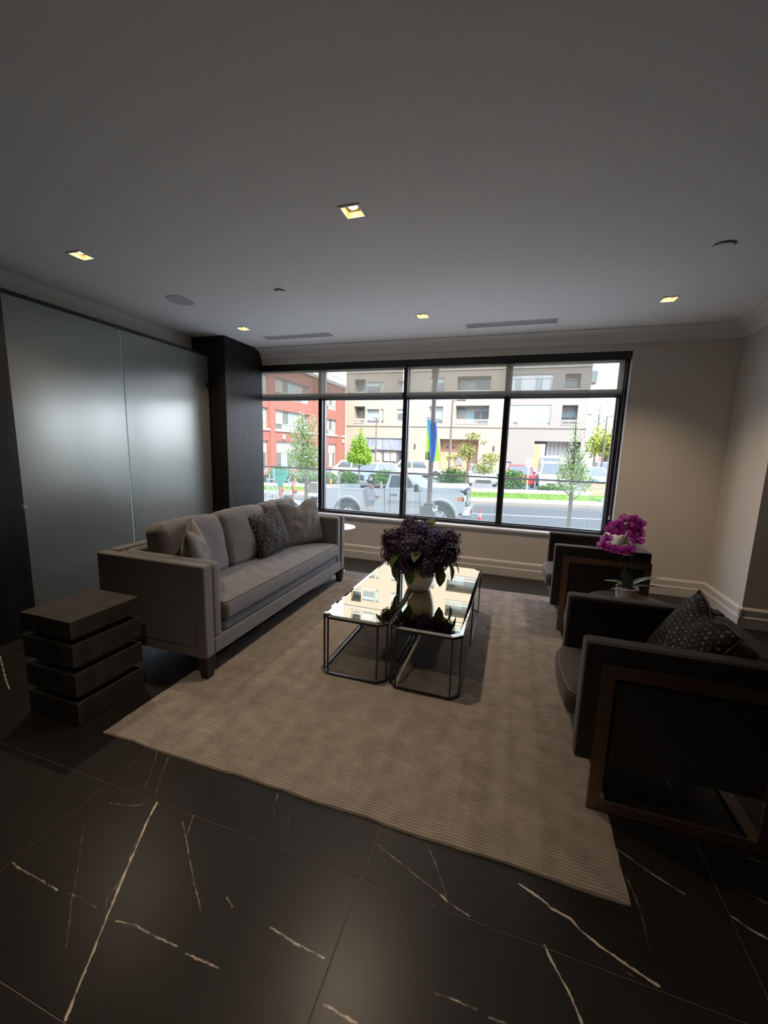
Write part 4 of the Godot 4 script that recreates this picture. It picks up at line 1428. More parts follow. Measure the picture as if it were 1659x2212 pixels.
func recess(mb: MB, h: Array, d: float, b: Transform3D) -> void:   # the four sides of an opening
	var p := [Vector3(h[0], h[2], 0), Vector3(h[1], h[2], 0), Vector3(h[1], h[3], 0), Vector3(h[0], h[3], 0)]
	for i in 4:
		var j := (i + 1) % 4
		mb.quad(b * p[j], b * p[i], b * (p[i] - Vector3(0, 0, d)), b * (p[j] - Vector3(0, 0, d)))

func glazing(parent: Node3D, h: Array, b: Transform3D, z: float, bars: Array, rows: Array, fm: Material, glass: Array) -> void:   # a framed window filling h at depth z, with bars at the given shares
	var mb := MB.new()
	var f := 0.05
	var put_box := func(a0, a1, b0, b1): mb.hexa([b * Vector3(a0, b0, z + 0.04), b * Vector3(a1, b0, z + 0.04), b * Vector3(a1, b0, z - 0.02), b * Vector3(a0, b0, z - 0.02), b * Vector3(a0, b1, z + 0.04), b * Vector3(a1, b1, z + 0.04), b * Vector3(a1, b1, z - 0.02), b * Vector3(a0, b1, z - 0.02)])
	put_box.call(h[0], h[0] + f, h[2], h[3])
	put_box.call(h[1] - f, h[1], h[2], h[3])
	put_box.call(h[0] + f, h[1] - f, h[2], h[2] + f)
	put_box.call(h[0] + f, h[1] - f, h[3] - f, h[3])
	var xs := [h[0]]
	for q in bars:
		var x: float = lerpf(h[0], h[1], q)
		put_box.call(x - f * 0.6, x + f * 0.6, h[2] + f, h[3] - f)
		xs.append(x)
	xs.append(h[1])
	var ys := [h[2]]
	for q in rows:
		var y: float = lerpf(h[2], h[3], q)
		put_box.call(h[0] + f, h[1] - f, y - f * 0.5, y + f * 0.5)
		ys.append(y)
	ys.append(h[3])
	var w := put(mb, "window", fm, parent)
	var n := 0
	for i in xs.size() - 1:
		for j in ys.size() - 1:
			var g := MB.new()
			g.quad(b * Vector3(xs[i], ys[j], z), b * Vector3(xs[i + 1], ys[j], z), b * Vector3(xs[i + 1], ys[j + 1], z), b * Vector3(xs[i], ys[j + 1], z))
			put(g, "pane", glass[n % glass.size()], w)
			n += 1

func balcony_rail(parent: Node3D, h: Array, b: Transform3D, fm: Material) -> void:
	var mb := MB.new()
	mb.hexa([b * Vector3(h[0], h[2] + 0.40, 0.06), b * Vector3(h[1], h[2] + 0.40, 0.06), b * Vector3(h[1], h[2] + 0.40, -0.02), b * Vector3(h[0], h[2] + 0.40, -0.02), b * Vector3(h[0], h[2] + 0.52, 0.06), b * Vector3(h[1], h[2] + 0.52, 0.06), b * Vector3(h[1], h[2] + 0.52, -0.02), b * Vector3(h[0], h[2] + 0.52, -0.02)])
	mb.hexa([b * Vector3(h[0], h[2], 0.05), b * Vector3(h[1], h[2], 0.05), b * Vector3(h[1], h[2], -0.02), b * Vector3(h[0], h[2], -0.02), b * Vector3(h[0], h[2] + 0.07, 0.05), b * Vector3(h[1], h[2] + 0.07, 0.05), b * Vector3(h[1], h[2] + 0.07, -0.02), b * Vector3(h[0], h[2] + 0.07, -0.02)])
	var n := int((h[1] - h[0]) / 0.16)
	for k in n + 1:
		var x := lerpf(h[0] + 0.02, h[1] - 0.02, float(k) / n)
		mb.hexa([b * Vector3(x - 0.03, h[2] + 0.07, 0.03), b * Vector3(x + 0.03, h[2] + 0.07, 0.03), b * Vector3(x + 0.03, h[2] + 0.07, 0.0), b * Vector3(x - 0.03, h[2] + 0.07, 0.0), b * Vector3(x - 0.03, h[2] + 0.42, 0.03), b * Vector3(x + 0.03, h[2] + 0.42, 0.03), b * Vector3(x + 0.03, h[2] + 0.42, 0.0), b * Vector3(x - 0.03, h[2] + 0.42, 0.0)])
	put(mb, "balcony_rail", fm, parent)

func build_white_building() -> void:
	var t := thing("apartment_building", "pale stone apartment building with balconies across the street", "building", Vector3(0, 0, -45))
	var id := Transform3D.IDENTITY
	var st := 3.05
	var holes_l := []   # left part of the front, in the paler stone tone
	var holes_r := []   # right part: same stone, its dimmer look put into the colour
	var jobs := []
	for s in 7:
		var y := 4.43 + st * s
		var a := [-18.45, -17.1, y, y + 1.93]
		var bb := [-6.5, -2.97, y, y + 1.97]
		holes_l.append_array([a, bb])
		jobs.append([a, 1])
		jobs.append([bb, 2])
		for h in [[-16.9, -15.35, y, y + 1.6], [-15.15, -14.80, y, y + 1.6], [-13.2, -12.3, y, y + 1.6], [-9.5, -7.9, y, y + 1.9]]:
			holes_l.append(h)
			jobs.append([h, 0])
		var c := [-0.85, 3.2, y - 0.03, y + 2.0]
		var e := [4.22, 5.67, y, y + 1.97]
		holes_r.append_array([c, e])
		jobs.append([c, 3])
		jobs.append([e, 4])
	holes_l.append([-17.0, -12.4, -0.7, 2.75])
	holes_l.append([-8.1, -3.85, -0.7, 2.79])
	holes_r.append([1.86, 6.25, -0.7, 2.78])
	holes_r.append([-0.95, -0.30, -0.7, 0.56])
	var mb := MB.new()
	facade(mb, -19.5, -1.1, -0.75, 25.6, holes_l, id)
	for h in holes_l:
		recess(mb, h, 1.4 if h[1] - h[0] > 3.0 or h[0] == -18.45 else 0.22, id)
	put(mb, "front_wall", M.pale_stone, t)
	mb = MB.new()
	facade(mb, -1.1, 6.6, -0.75, 25.6, holes_r, id)
	for h in holes_r:
		if h[2] > 3.0 or h[0] < 0:
			recess(mb, h, 1.4 if h[0] > 4.0 else 0.2, id)
	put(mb, "front_wall", M.dimmed_stone, t)
	mb = MB.new()   # sides, roof, back
	mb.quad(Vector3(6.6, -0.75, 0), Vector3(6.6, -0.75, -14), Vector3(6.6, 25.6, -14), Vector3(6.6, 25.6, 0))
	mb.quad(Vector3(-19.5, -0.75, -14), Vector3(-19.5, -0.75, 0), Vector3(-19.5, 25.6, 0), Vector3(-19.5, 25.6, -14))
	mb.lohi(Vector3(-19.5, 25.4, -14), Vector3(6.6, 26.0, 0.1))
	mb.lohi(Vector3(-19.5, 2.9, -14), Vector3(6.6, 25.4, -1.6))
	mb.lohi(Vector3(-19.5, -0.75, -14), Vector3(1.86, 2.9, -3.3))
	put(mb, "side_wall", M.dimmed_stone, t)
	for y in [4.14, 10.15, 19.3]:
		mb = MB.new()
		mb.lohi(Vector3(-19.55, y - 0.06, 0), Vector3(6.66, y + 0.05, 0.09))
		put(mb, "stone_ledge", M.pale_trim if y > 5.0 else M.concrete_dark, t)
	mb = MB.new()
	mb.lohi(Vector3(-1.14, -0.7, 0), Vector3(-1.06, 25.4, 0.03))
	put(mb, "stone_joint", M.concrete_dark, t)
	var gl := [M.window_dark, M.window_blind, M.window_dark, M.window_teal, M.window_dark]
	for j in jobs.size():
		var h: Array = jobs[j][0]
		var g2 := gl.slice(j % 3) + gl
		match jobs[j][1]:
			0: glazing(t, h, id, -0.16, [], [0.22, 0.72] if h[1] - h[0] > 0.8 else [0.25], M.window_frame, g2)
			1:
				glazing(t, h, id, -1.35, [0.5], [0.35, 0.78], M.window_frame, g2)
				balcony_rail(t, h, id, M.pale_trim)
			2:
				glazing(t, h, id, -1.35, [0.27, 0.52, 0.74], [0.78], M.window_frame, [M.window_blind, M.window_dark, M.window_teal, M.window_blind, M.window_dark])
				balcony_rail(t, h, id, M.pale_trim)
			3: glazing(t, h, id, -0.12, [0.10, 0.22, 0.59, 0.74, 0.93], [0.16, 0.80], M.window_frame, [M.window_teal, M.spandrel, M.spandrel, M.window_dark, M.window_teal, M.spandrel, M.spandrel, M.spandrel, M.spandrel, M.window_teal, M.window_teal, M.spandrel])
			4:
				glazing(t, h, id, -1.35, [0.62], [0.45, 0.75], M.window_frame, [M.window_dark, M.window_teal, M.window_blind])
				balcony_rail(t, h, id, M.pale_trim)
	# glass side balcony at the right corner
	for s in 3:
		var y := 5.65 + st * s
		mb = MB.new()
		mb.lohi(Vector3(6.6, y - 0.12, -1.6), Vector3(7.15, y, -0.2))
		put(mb, "side_balcony", M.pale_trim, t)
		mb = MB.new()
		mb.lohi(Vector3(7.10, y, -1.6), Vector3(7.13, y + 1.0, -0.2))
		mb.lohi(Vector3(6.6, y, -0.22), Vector3(7.13, y + 1.0, -0.2))
		put(mb, "balcony_glass", M.window_teal, t)
	# shop front: fascia, lettering, boards, doors
	mb = MB.new()
	mb.lohi(Vector3(-17.0, 1.38, -0.5), Vector3(-12.4, 2.75, -0.14))
	var fa := put(mb, "fascia", M.fascia, t)
	var tm := TextMesh.new()
	tm.text = "LYIRE"
	tm.font = SystemFont.new()
	tm.font.font_names = PackedStringArray(["Droid Sans"])
	tm.font_size = 48
	tm.pixel_size = 0.0085
	tm.depth = 0.04
	var tx := put(tm, "lettering", M.white, fa)
	tx.position = Vector3(-15.45, 1.66, -0.11)
	mb = MB.new()
	mb.tri(Vector3(-14.05, 1.40, -0.10), Vector3(-13.45, 1.40, -0.10), Vector3(-14.05, 2.55, -0.10))
	mb.tri(Vector3(-13.45, 1.40, -0.13), Vector3(-14.05, 1.40, -0.13), Vector3(-14.05, 2.55, -0.13))
	put(mb, "dark_pennant", M.door_grey, t)  # dark triangle standing in for a shadow cast on the fascia
	glazing(t, [-17.0, -12.4, -0.7, 1.36], id, -0.6, [0.2, 0.42, 0.60, 0.80], [0.2, 0.85], M.window_frame, [M.window_dark, M.window_blind, M.window_dark, M.window_dark, M.yellow_far, M.window_blind, M.window_dark])
	for x in [-15.9, -14.75, -13.95]:
		mb = MB.new()
		mb.lohi(Vector3(x, 0.1, -0.52), Vector3(x + 0.72, 1.25, -0.48))
		put(mb, "poster_board", M.pale_trim, t)
	# delivery bay with a warm back wall, a meter box and pipes
	mb = MB.new()
	mb.lohi(Vector3(-8.1, -0.7, -1.5), Vector3(-3.85, 2.79, -1.38))
	var bay := put(mb, "bay_wall", M.bay_wall, t)
	mb = MB.new()
	mb.lohi(Vector3(-6.4, -0.1, -1.38), Vector3(-5.6, 0.9, -1.25))
	put(mb, "meter_box", M.door_grey, bay)
	for p in [Vector3(-7.4, 1.9, -1.36), Vector3(-6.7, 1.9, -1.36), Vector3(-7.2, 0.55, -1.36)]:
		mb = MB.new()
		mb.rbox(p, Vector3(0.16, 0.22, 0.2), 0.03, 1)
		put(mb, "wall_lamp", M.plastic_dark, bay)
	mb = MB.new()
	mb.lohi(Vector3(-0.95, -0.7, -0.2), Vector3(-0.30, 0.56, -0.12))
	var dr := put(mb, "service_door", M.door_grey, t)
	mb = MB.new()
	mb.lohi(Vector3(-0.80, 0.05, -0.12), Vector3(-0.55, 0.12, -0.11))
	put(mb, "door_sign", M.sign_white, dr)
	for x in [-10.9, -2.2]:
		mb = MB.new()
		mb.rbox(Vector3(x, 1.9, 0.06), Vector3(0.14, 0.55, 0.12), 0.03, 1)
		put(mb, "wall_lamp", M.plastic_dark, t)
	mb = MB.new()
	mb.lohi(Vector3(6.62, 3.3, 0.0), Vector3(7.05, 4.25, 0.08))
	put(mb, "blade_sign", M.door_grey, t)
	# drive through the ground floor: soffit, inner wall of upright panels, a pale house beyond
	mb = MB.new()
	mb.lohi(Vector3(1.86, 2.78, -14), Vector3(6.6, 2.90, -0.01))
	put(mb, "passage_soffit", M.soffit, t)
	for k in 6:
		mb = MB.new()
		mb.lohi(Vector3(3.15 + k * 0.40, 0.0, -1.5), Vector3(3.52 + k * 0.40, 2.78, -1.4))
		put(mb, "wall_panel", M.panel_grey, t)
	mb = MB.new()
	mb.lohi(Vector3(3.05, -0.7, -1.8), Vector3(6.6, 2.78, -1.52))
	put(mb, "panel_backing", M.plastic_dark, t)
	mb = MB.new()
	mb.lohi(Vector3(3.05, -0.6, -1.45), Vector3(5.6, 0.02, -1.0))
	put(mb, "brick_plinth", M.brick_far, t)
	mb = MB.new()
	mb.lohi(Vector3(1.2, -0.7, -22), Vector3(3.6, 3.4, -20))
	var hs := one(mb, "pale_house", M.yellow_far, "pale yellow house seen through the building's drive", "building")
	hs.position = Vector3(0, 0, -45)

func build_brick_building() -> void:
	var t := thing("brick_building", "red brick building with pale window bands on the left", "building", Vector3(-19.48, 0, 0))
	# its long wall faces +x: local x runs towards -z from z = 0
	var b := Transform3D(Basis(Vector3(0, 0, -1), Vector3.UP, Vector3(1, 0, 0)), Vector3.ZERO)
	var holes := []
	for s in 2:
		var y := 2.90 + 2.67 * s
		for a in [[21.5, 24.6], [25.6, 28.95], [30.06, 35.94], [37.9, 39.0], [39.83, 42.3]]:
			holes.append([a[0], a[1], y, y + 1.65])
	for a in [[21.5, 24.6], [25.6, 28.9], [30.15, 34.9], [38.2, 39.1], [40.2, 42.3]]:
		holes.append([a[0], a[1], -0.62, 1.9])
	var mb := MB.new()
	facade(mb, 16.0, 44.85, -0.9, 8.5, holes, b)
	for h in holes:
		recess(mb, h, 0.25, b)
	mb.quad(Vector3(-12, -0.9, -16), Vector3(0, -0.9, -16), Vector3(0, 8.5, -16), Vector3(-12, 8.5, -16))
	put(mb, "brick_wall", M.brick_red, t)
	mb = MB.new()
	mb.lohi(Vector3(-12, 8.3, -44.85), Vector3(0.12, 8.62, -15.9))
	put(mb, "cornice", M.pale_trim, t)
	mb = MB.new()
	mb.lohi(Vector3(-12, -0.9, -44.8), Vector3(-0.4, 8.3, -16.2))
	put(mb, "core", M.window_dark, t)
	mb = MB.new()
	mb.tube([Vector3(-0.3, 9.3, -16.5), Vector3(-0.3, 9.3, -44.8)], 0.03, 6)
	mb.tube([Vector3(-0.3, 9.0, -16.5), Vector3(-0.3, 9.0, -44.8)], 0.02, 6)
	for k in 12:
		mb.tube([Vector3(-0.3, 8.6, -17.0 - 2.5 * k), Vector3(-0.3, 9.3, -17.0 - 2.5 * k)], 0.025, 6)
	put(mb, "roof_rail", M.galv, t)
	mb = MB.new()
	mb.lohi(Vector3(0, 2.72, -44.85), Vector3(0.10, 2.90, -16))
	put(mb, "stone_band", M.pale_trim, t)
	for z in [29.4, 37.1, 42.9]:
		mb = MB.new()
		mb.lohi(Vector3(0, -0.9, -z - 0.32), Vector3(0.16, 8.3, -z + 0.32))
		put(mb, "pilaster", M.brick_red, t)
	for z in [31.2, 44.0]:
		mb = MB.new()
		mb.rbox(Vector3(0.10, 2.28, -z), Vector3(0.2, 0.42, 0.24), 0.04, 1)
		put(mb, "wall_lamp", M.sign_white, t)
	for i in holes.size():
		var h: Array = holes[i]
		var w: float = h[1] - h[0]
		var bars := [0.22, 0.40, 0.60, 0.80] if w > 4 else ([0.33, 0.66] if w > 2 else [])
		glazing(t, h, b, -0.2, bars, [0.62] if h[2] < 0 else [0.30], M.pale_trim, [M.window_dark, M.window_blind, M.window_teal] if h[2] > 0 else [M.window_dark, M.pale_trim, M.window_teal, M.pale_trim])

func arch(cx: float, cy: float, r: float, from: float, to: float, n := 10) -> PackedVector2Array:
	var a := PackedVector2Array()
	for k in n + 1:
		var t := lerpf(from, to, float(k) / n)
		a.append(Vector2(cx + r * cos(t), cy + r * sin(t)))
	return a

func wheel(parent: Node3D, at: Vector3, r: float, w: float, face: float) -> void:   # axle along z; face: +1 or -1, the outer side
	var mb := MB.new()
	var b := Basis(Vector3.RIGHT, PI / 2 * face)
	mb.lathe([Vector2(r * 0.60, -w * 0.5), Vector2(r * 0.92, -w * 0.5), Vector2(r, -w * 0.36), Vector2(r, w * 0.36), Vector2(r * 0.92, w * 0.5), Vector2(r * 0.62, w * 0.48), Vector2(r * 0.58, w * 0.30)], at, 28, b)
	var tyre := put(mb, "wheel", M.rubber, parent)
	mb = MB.new()
	mb.lathe([Vector2(r * 0.60, w * 0.30), Vector2(r * 0.56, w * 0.40), Vector2(r * 0.46, w * 0.30), Vector2(r * 0.18, w * 0.26), Vector2(r * 0.16, w * 0.40), Vector2(0, w * 0.42)], at, 28, b)
	put(mb, "rim", M.galv, tyre)
	mb = MB.new()
	for k in 6:
		var d := Vector3(cos(TAU * k / 6), 0, sin(TAU * k / 6))
		mb.bar(at + b * (d * r * 0.14 + Vector3(0, w * 0.36, 0)), at + b * (d * r * 0.52 + Vector3(0, w * 0.36, 0)), r * 0.13, w * 0.06, b * Vector3.UP)
	put(mb, "spokes", M.steel, tyre)

func car(called: String, label: String, at: Vector3, turn: float, paint: Material, tall: float, length := 4.5) -> Node3D:   # front at local +x
	var t := thing(called, label, "car", at, turn, "cars parked in the lot")
	var hl := length * 0.5
	var wd := 1.82
	var bh := 0.92 if tall > 1.6 else 0.82
	var fx := hl * 0.62
	var rx := -hl * 0.60
	var poly := PackedVector2Array([Vector2(-hl, 0.32), Vector2(rx - 0.40, 0.22)])
	poly.append_array(arch(rx, 0.32, 0.38, PI, 0.0))
	poly.append_array(arch(fx, 0.32, 0.38, PI, 0.0))
	poly.append_array(PackedVector2Array([Vector2(hl - 0.1, 0.24), Vector2(hl, 0.40), Vector2(hl - 0.04, 0.66), Vector2(hl - 0.25, bh - 0.10), Vector2(hl * 0.42, bh + 0.02), Vector2(-hl + 0.10, bh + 0.04), Vector2(-hl, bh - 0.12)]))
	var mb := MB.new()
	mb.prism(poly, Transform3D(Basis.IDENTITY, Vector3(0, 0, -wd * 0.5)), wd)
	put(mb, "body", paint, t)
	var r0 := -hl + 0.12
	var r1 := hl * 0.42
	var t0 := -hl + (0.30 if tall > 1.6 else 0.75)
	var t1 := hl * 0.16
	var q := wd * 0.5 - 0.03
	var p := wd * 0.5 - 0.20
	mb = MB.new()
	mb.hexa([Vector3(r0, bh, q), Vector3(r1, bh, q), Vector3(r1, bh, -q), Vector3(r0, bh, -q), Vector3(t0, tall, p), Vector3(t1, tall, p), Vector3(t1, tall, -p), Vector3(t0, tall, -p)])
	put(mb, "cabin", paint, t)
	var at3 := func(x0, x1, f, s): return Vector3(lerpf(x0, x1, f), lerpf(bh, tall, f), s * lerpf(q, p, f))
	for s in [1.0, -1.0]:
		for e in [[0.08, 0.48], [0.52, 0.94]]:
			mb = MB.new()
			var c := []
			for f in [[0.10, e[0]], [0.10, e[1]], [0.88, e[1]], [0.88, e[0]]]:
				var a: Vector3 = at3.call(r0, t0, f[0], s)
				var b: Vector3 = at3.call(r1, t1, f[0], s)
				c.append(a.lerp(b, f[1]) + Vector3(0, 0.002, s * 0.008))
			if s > 0:
				mb.quad(c[0], c[1], c[2], c[3])
			else:
				mb.quad(c[3], c[2], c[1], c[0])
			put(mb, "side_window", M.car_glass, t)
	for e in [[r1, t1, 1.0, "windscreen"], [r0, t0, -1.0, "rear_window"]]:
		mb = MB.new()
		var c := []
		for f in [[0.06, -0.88], [0.06, 0.88], [0.90, 0.88], [0.90, -0.88]]:
			c.append(Vector3(lerpf(e[0], e[1], f[0]) + e[2] * 0.012, lerpf(bh, tall, f[0]), lerpf(q, p, f[0]) * f[1]))
		if e[2] > 0:
			mb.quad(c[1], c[0], c[3], c[2])
		else:
			mb.quad(c[0], c[1], c[2], c[3])
		put(mb, e[3], M.car_glass, t)
	for s in [1, -1]:
		mb = MB.new()
		mb.rbox(Vector3(hl - 0.06, 0.64, s * (wd * 0.5 - 0.26)), Vector3(0.14, 0.13, 0.42), 0.03, 1)
		put(mb, "headlight", M.lens_clear, t)
		mb = MB.new()
		mb.rbox(Vector3(-hl + 0.02, bh - 0.18, s * (wd * 0.5 - 0.18)), Vector3(0.10, 0.22, 0.30), 0.03, 1)
		put(mb, "tail_light", M.lens_red, t)
		mb = MB.new()
		mb.rbox(Vector3(r1 - 0.15, bh + 0.10, s * (wd * 0.5 + 0.06)), Vector3(0.10, 0.13, 0.16), 0.03, 1)
		put(mb, "mirror", paint, t)
		wheel(t, Vector3(fx, 0.32, s * (wd * 0.5 - 0.10)), 0.32, 0.22, s)
		wheel(t, Vector3(rx, 0.32, s * (wd * 0.5 - 0.10)), 0.32, 0.22, s)
	mb = MB.new()
	mb.rbox(Vector3(hl - 0.01, 0.42, 0), Vector3(0.06, 0.16, 1.0), 0.02, 1)
	put(mb, "grille", M.plastic_dark, t)
	mb = MB.new()
	mb.box(Vector3(-hl - 0.005, 0.60, 0), Vector3(0.02, 0.11, 0.32))
	put(mb, "licence_plate", M.sign_white, t)
	return t

func street_lamp(called: String, label: String, at: Vector3, h: float, r: float, arm: float, mt: Material, round_head := false) -> Node3D:
	var t := thing(called, label, "street lamp", at)
	var mb := MB.new()
	mb.tube([Vector3(0, 0, 0), Vector3(0, h, 0)], [r, r * 0.75], 10)
	put(mb, "pole", mt, t)
	mb = MB.new()
	mb.tube([Vector3(0, 0, 0), Vector3(0, 0.25, 0)], [r * 2.0, r * 1.7], 10)
	put(mb, "pole_base", mt, t)
	mb = MB.new()
	if round_head:
		mb.lathe([Vector2(0.05, h), Vector2(0.28, h + 0.05), Vector2(0.42, h + 0.16), Vector2(0.30, h + 0.26), Vector2(0.0, h + 0.30)], Vector3.ZERO, 24)
	else:
		mb.bar(Vector3(0, h - 0.06, 0), Vector3(arm, h, 0), 0.07, 0.07)
		mb.rbox(Vector3(arm, h + 0.02, 0), Vector3(absf(arm) * 0.9, 0.14, 0.34), 0.05, 2)
	put(mb, "lamp_head", M.sign_white if round_head else mt, t)
	return t

func build_street() -> void:
	# lamp post with a square base box and two banners, on our sidewalk
	var t := thing("banner_lamp_post", "grey lamp post with square base carrying two coloured banners", "lamp post", Vector3(-2.03, gy(-2.03) + 0.14, -10.2))
	var mb := MB.new()
	var g := gy(-2.03) + 0.14
	mb.hexa([Vector3(-0.22, 0, 0.22), Vector3(0.22, 0, 0.22), Vector3(0.22, 0, -0.22), Vector3(-0.22, 0, -0.22), Vector3(-0.185, 0.02 - g, 0.185), Vector3(0.185, 0.02 - g, 0.185), Vector3(0.185, 0.02 - g, -0.185), Vector3(-0.185, 0.02 - g, -0.185)])
	put(mb, "base_box", M.pole, t)
	mb = MB.new()
	mb.rbox(Vector3(0, 0.05 - g, 0), Vector3(0.43, 0.06, 0.43), 0.015, 1)
	mb.rbox(Vector3(0, 0.11 - g, 0), Vector3(0.24, 0.07, 0.24), 0.02, 1)
	put(mb, "base_cap", M.pole, t)
	mb = MB.new()
	mb.tube([Vector3(0, 0.10 - g, 0), Vector3(0, 3.25 - g, 0)], [0.066, 0.052], 14)
	put(mb, "pole", M.pole_brown, t)
	mb = MB.new()
	mb.lathe([Vector2(0.052, 3.1 - g), Vector2(0.075, 3.25 - g), Vector2(0.085, 3.32 - g), Vector2(0.085, 3.45 - g), Vector2(0.13, 3.55 - g), Vector2(0.17, 4.0 - g), Vector2(0.05, 4.2 - g), Vector2(0, 4.25 - g)], Vector3.ZERO, 20)
	put(mb, "lamp_head", M.pole, t)
	mb = MB.new()
	mb.box(Vector3(0.20, 0.02 - g, 0.20), Vector3(0.13, 0.10, 0.004), Basis(Vector3.UP, 0.4) * Basis(Vector3.BACK, 0.3))
	put(mb, "paper_notice", M.sign_white, t)
	for y in [2.30, 1.30]:
		mb = MB.new()
		mb.tube([Vector3(-0.16, y + 0.02 - g, 0.0), Vector3(0.20, y - 0.04 - g, 0.0)], 0.010, 6)
		put(mb, "banner_arm", M.pole, t)
	# banners hang in soft folds: left cyan over green, right blue over green
	for a in [[-0.145, 2.28, 0.16, 0.0], [0.02, 2.20, 0.24, 1.0]]:
		for k in 2:
			mb = MB.new()
			mb.grid(func(u, q):
				var cut: float = clampf(u * 0.75 + 0.05, 0.0, 0.62) if a[3] < 0.5 else clampf(1.25 - u * 0.95, 0.12, 1.0)
				var v: float = lerpf(0.0, cut, q) if k == 0 else lerpf(cut, 1.0, q)
				var spread: float = lerpf(0.30, 1.0, u) if a[3] > 0.5 else lerpf(0.5, 1.0, u)
				var x: float = a[0] + v * a[2] * spread + (0.035 * u if a[3] < 0.5 else -0.015 * u)
				return Vector3(x, a[1] - g - u * (1.0 - 0.05 * v), 0.05 + 0.030 * sin(v * 9.0 + u * 2.0) + 0.03 * a[3]), 14, 6, false)
			var mm: Material = ([M.flag_green, M.flag_cyan] if a[3] < 0.5 else [M.flag_blue, M.flag_green])[k]
			put(mb, "banner_panel", mm, t)
	mb = MB.new()
	mb.rbox(Vector3(-0.10, 1.36 - g, 0.02), Vector3(0.10, 0.20, 0.05), 0.01, 1)
	put(mb, "control_box", M.pole, t)
	street_lamp("street_lamp", "thin street lamp with round white head before the pale building", Vector3(-12.15, -0.7, -35), 4.85, 0.07, 0.0, M.pole_brown, true)
	street_lamp("street_lamp", "tall dark street lamp with short arm beside the banners", Vector3(-5.35, -0.6, -35), 6.35, 0.11, 0.75, M.pole_brown)
	street_lamp("street_lamp", "dark street lamp with arm before the distant trees", Vector3(6.5, -0.4, -35), 4.9, 0.075, 0.9, M.pole)
	# traffic cone by the truck
	t = thing("traffic_cone", "orange and white traffic cone in front of truck", "traffic cone", Vector3(-1.10, gy(-1.10), -15.5))
	t.scale = Vector3.ONE * 0.68
	mb = MB.new()
	mb.rbox(Vector3(0, 0.02, 0), Vector3(0.34, 0.04, 0.34), 0.01, 1)
	mb.lathe([Vector2(0.14, 0.04), Vector2(0.105, 0.25)], Vector3.ZERO, 20)
	put(mb, "lower_cone", M.cone, t)
	mb = MB.new()
	mb.lathe([Vector2(0.105, 0.25), Vector2(0.075, 0.43)], Vector3.ZERO, 20)
	put(mb, "white_band", M.cone_white, t)
	mb = MB.new()
	mb.lathe([Vector2(0.075, 0.43), Vector2(0.035, 0.64), Vector2(0.03, 0.68), Vector2(0, 0.69)], Vector3.ZERO, 20)
	put(mb, "upper_cone", M.cone, t)
	# tan block wall at the right
	t = thing("block_wall", "tan stone block wall across the street at right", "wall", Vector3(3.72, -0.80, -23.7))
	mb = MB.new()
	mb.lohi(Vector3(0.0, -0.3, -0.28), Vector3(3.6, 0.84, -0.02))
	put(mb, "mortar", M.mortar, t)
	for row in 6:
		for col in 9:
			var x0 := col * 0.42 - (0.21 if row % 2 else 0.0)
			var x1 := minf(x0 + 0.405, 3.6)
			x0 = maxf(x0, 0.0)
			if x1 - x0 < 0.05:
				continue
			mb = MB.new()
			mb.lohi(Vector3(x0, row * 0.14 + 0.012, -0.2), Vector3(x1, row * 0.14 + 0.13, 0.0 + 0.012 * ((row * 5 + col * 3) % 3)))
			put(mb, "block", M.tan_block if (row * 7 + col * 3) % 4 else M.tan_block_b, t)
	mb = MB.new()
	mb.lohi(Vector3(-0.03, 0.84, -0.3), Vector3(3.63, 0.91, 0.05))
	put(mb, "coping", M.tan_block, t)
	# small pillar light at the end of the verge
	t = thing("bollard_lantern", "short grey bollard lantern on the verge at far right", "lantern", Vector3(4.55, gy(4.55) + 0.14, -22.15))
	mb = MB.new()
	mb.rbox(Vector3(0, 0.10, 0), Vector3(0.42, 0.2, 0.42), 0.02, 1)
	put(mb, "plinth", M.concrete, t)
	mb = MB.new()
	mb.lathe([Vector2(0.12, 0.2), Vector2(0.13, 0.3), Vector2(0.13, 0.62), Vector2(0.18, 0.66), Vector2(0.10, 0.76), Vector2(0, 0.78)], Vector3.ZERO, 16)
	put(mb, "lantern", M.galv, t)
	# signs
	t = thing("parking_sign", "small white parking sign on grey post beside the bush", "sign", Vector3(0.80, -0.65, -24.2))
	mb = MB.new()
	mb.box(Vector3(0, 0.75, 0), Vector3(0.07, 1.5, 0.05))
	put(mb, "post", M.galv, t)
	mb = MB.new()
	mb.rbox(Vector3(0, 1.62, 0.03), Vector3(0.34, 0.48, 0.02), 0.008, 1)
	var sg := put(mb, "sign_plate", M.sign_white, t)
	mb = MB.new()
	for k in 4:
		mb.box(Vector3(0, 1.76 - k * 0.09, 0.042), Vector3(0.24 - 0.04 * (k % 2), 0.035, 0.003))
	put(mb, "print", M.letter, sg)
	# cars
	car("sport_utility_car", "white car parked facing the street behind right tree", Vector3(2.45, -0.74, -28.2), -PI / 2, M.car_white, 1.72, 4.6)
	car("van", "white van parked behind the white car at right", Vector3(2.75, -0.70, -34.5), -PI / 2, M.car_white, 2.0, 5.0)
	car("hatchback_car", "red car partly hidden by the clipped bush", Vector3(0.40, -0.74, -28.9), PI / 2, M.car_red, 1.45, 4.2)
	car("sedan_car", "white car between the two clipped bushes", Vector3(-2.15, -0.80, -29.0), -PI / 2 + 0.15, M.car_white, 1.42, 4.4)
	car("sedan_car", "pale blue car behind truck bed and bushes", Vector3(-10.0, -0.98, -28.5), -PI / 2 - 0.35, M.car_blue, 1.45, 4.4)
	car("sedan_car", "white car behind the brick building corner bush", Vector3(-12.6, -1.0, -32.0), 0.3, M.car_white, 1.45, 4.4)
	car("sedan_car", "white car seen above the truck windscreen", Vector3(-7.6, -0.85, -33.0), 0.25, M.car_white, 1.5, 4.5)
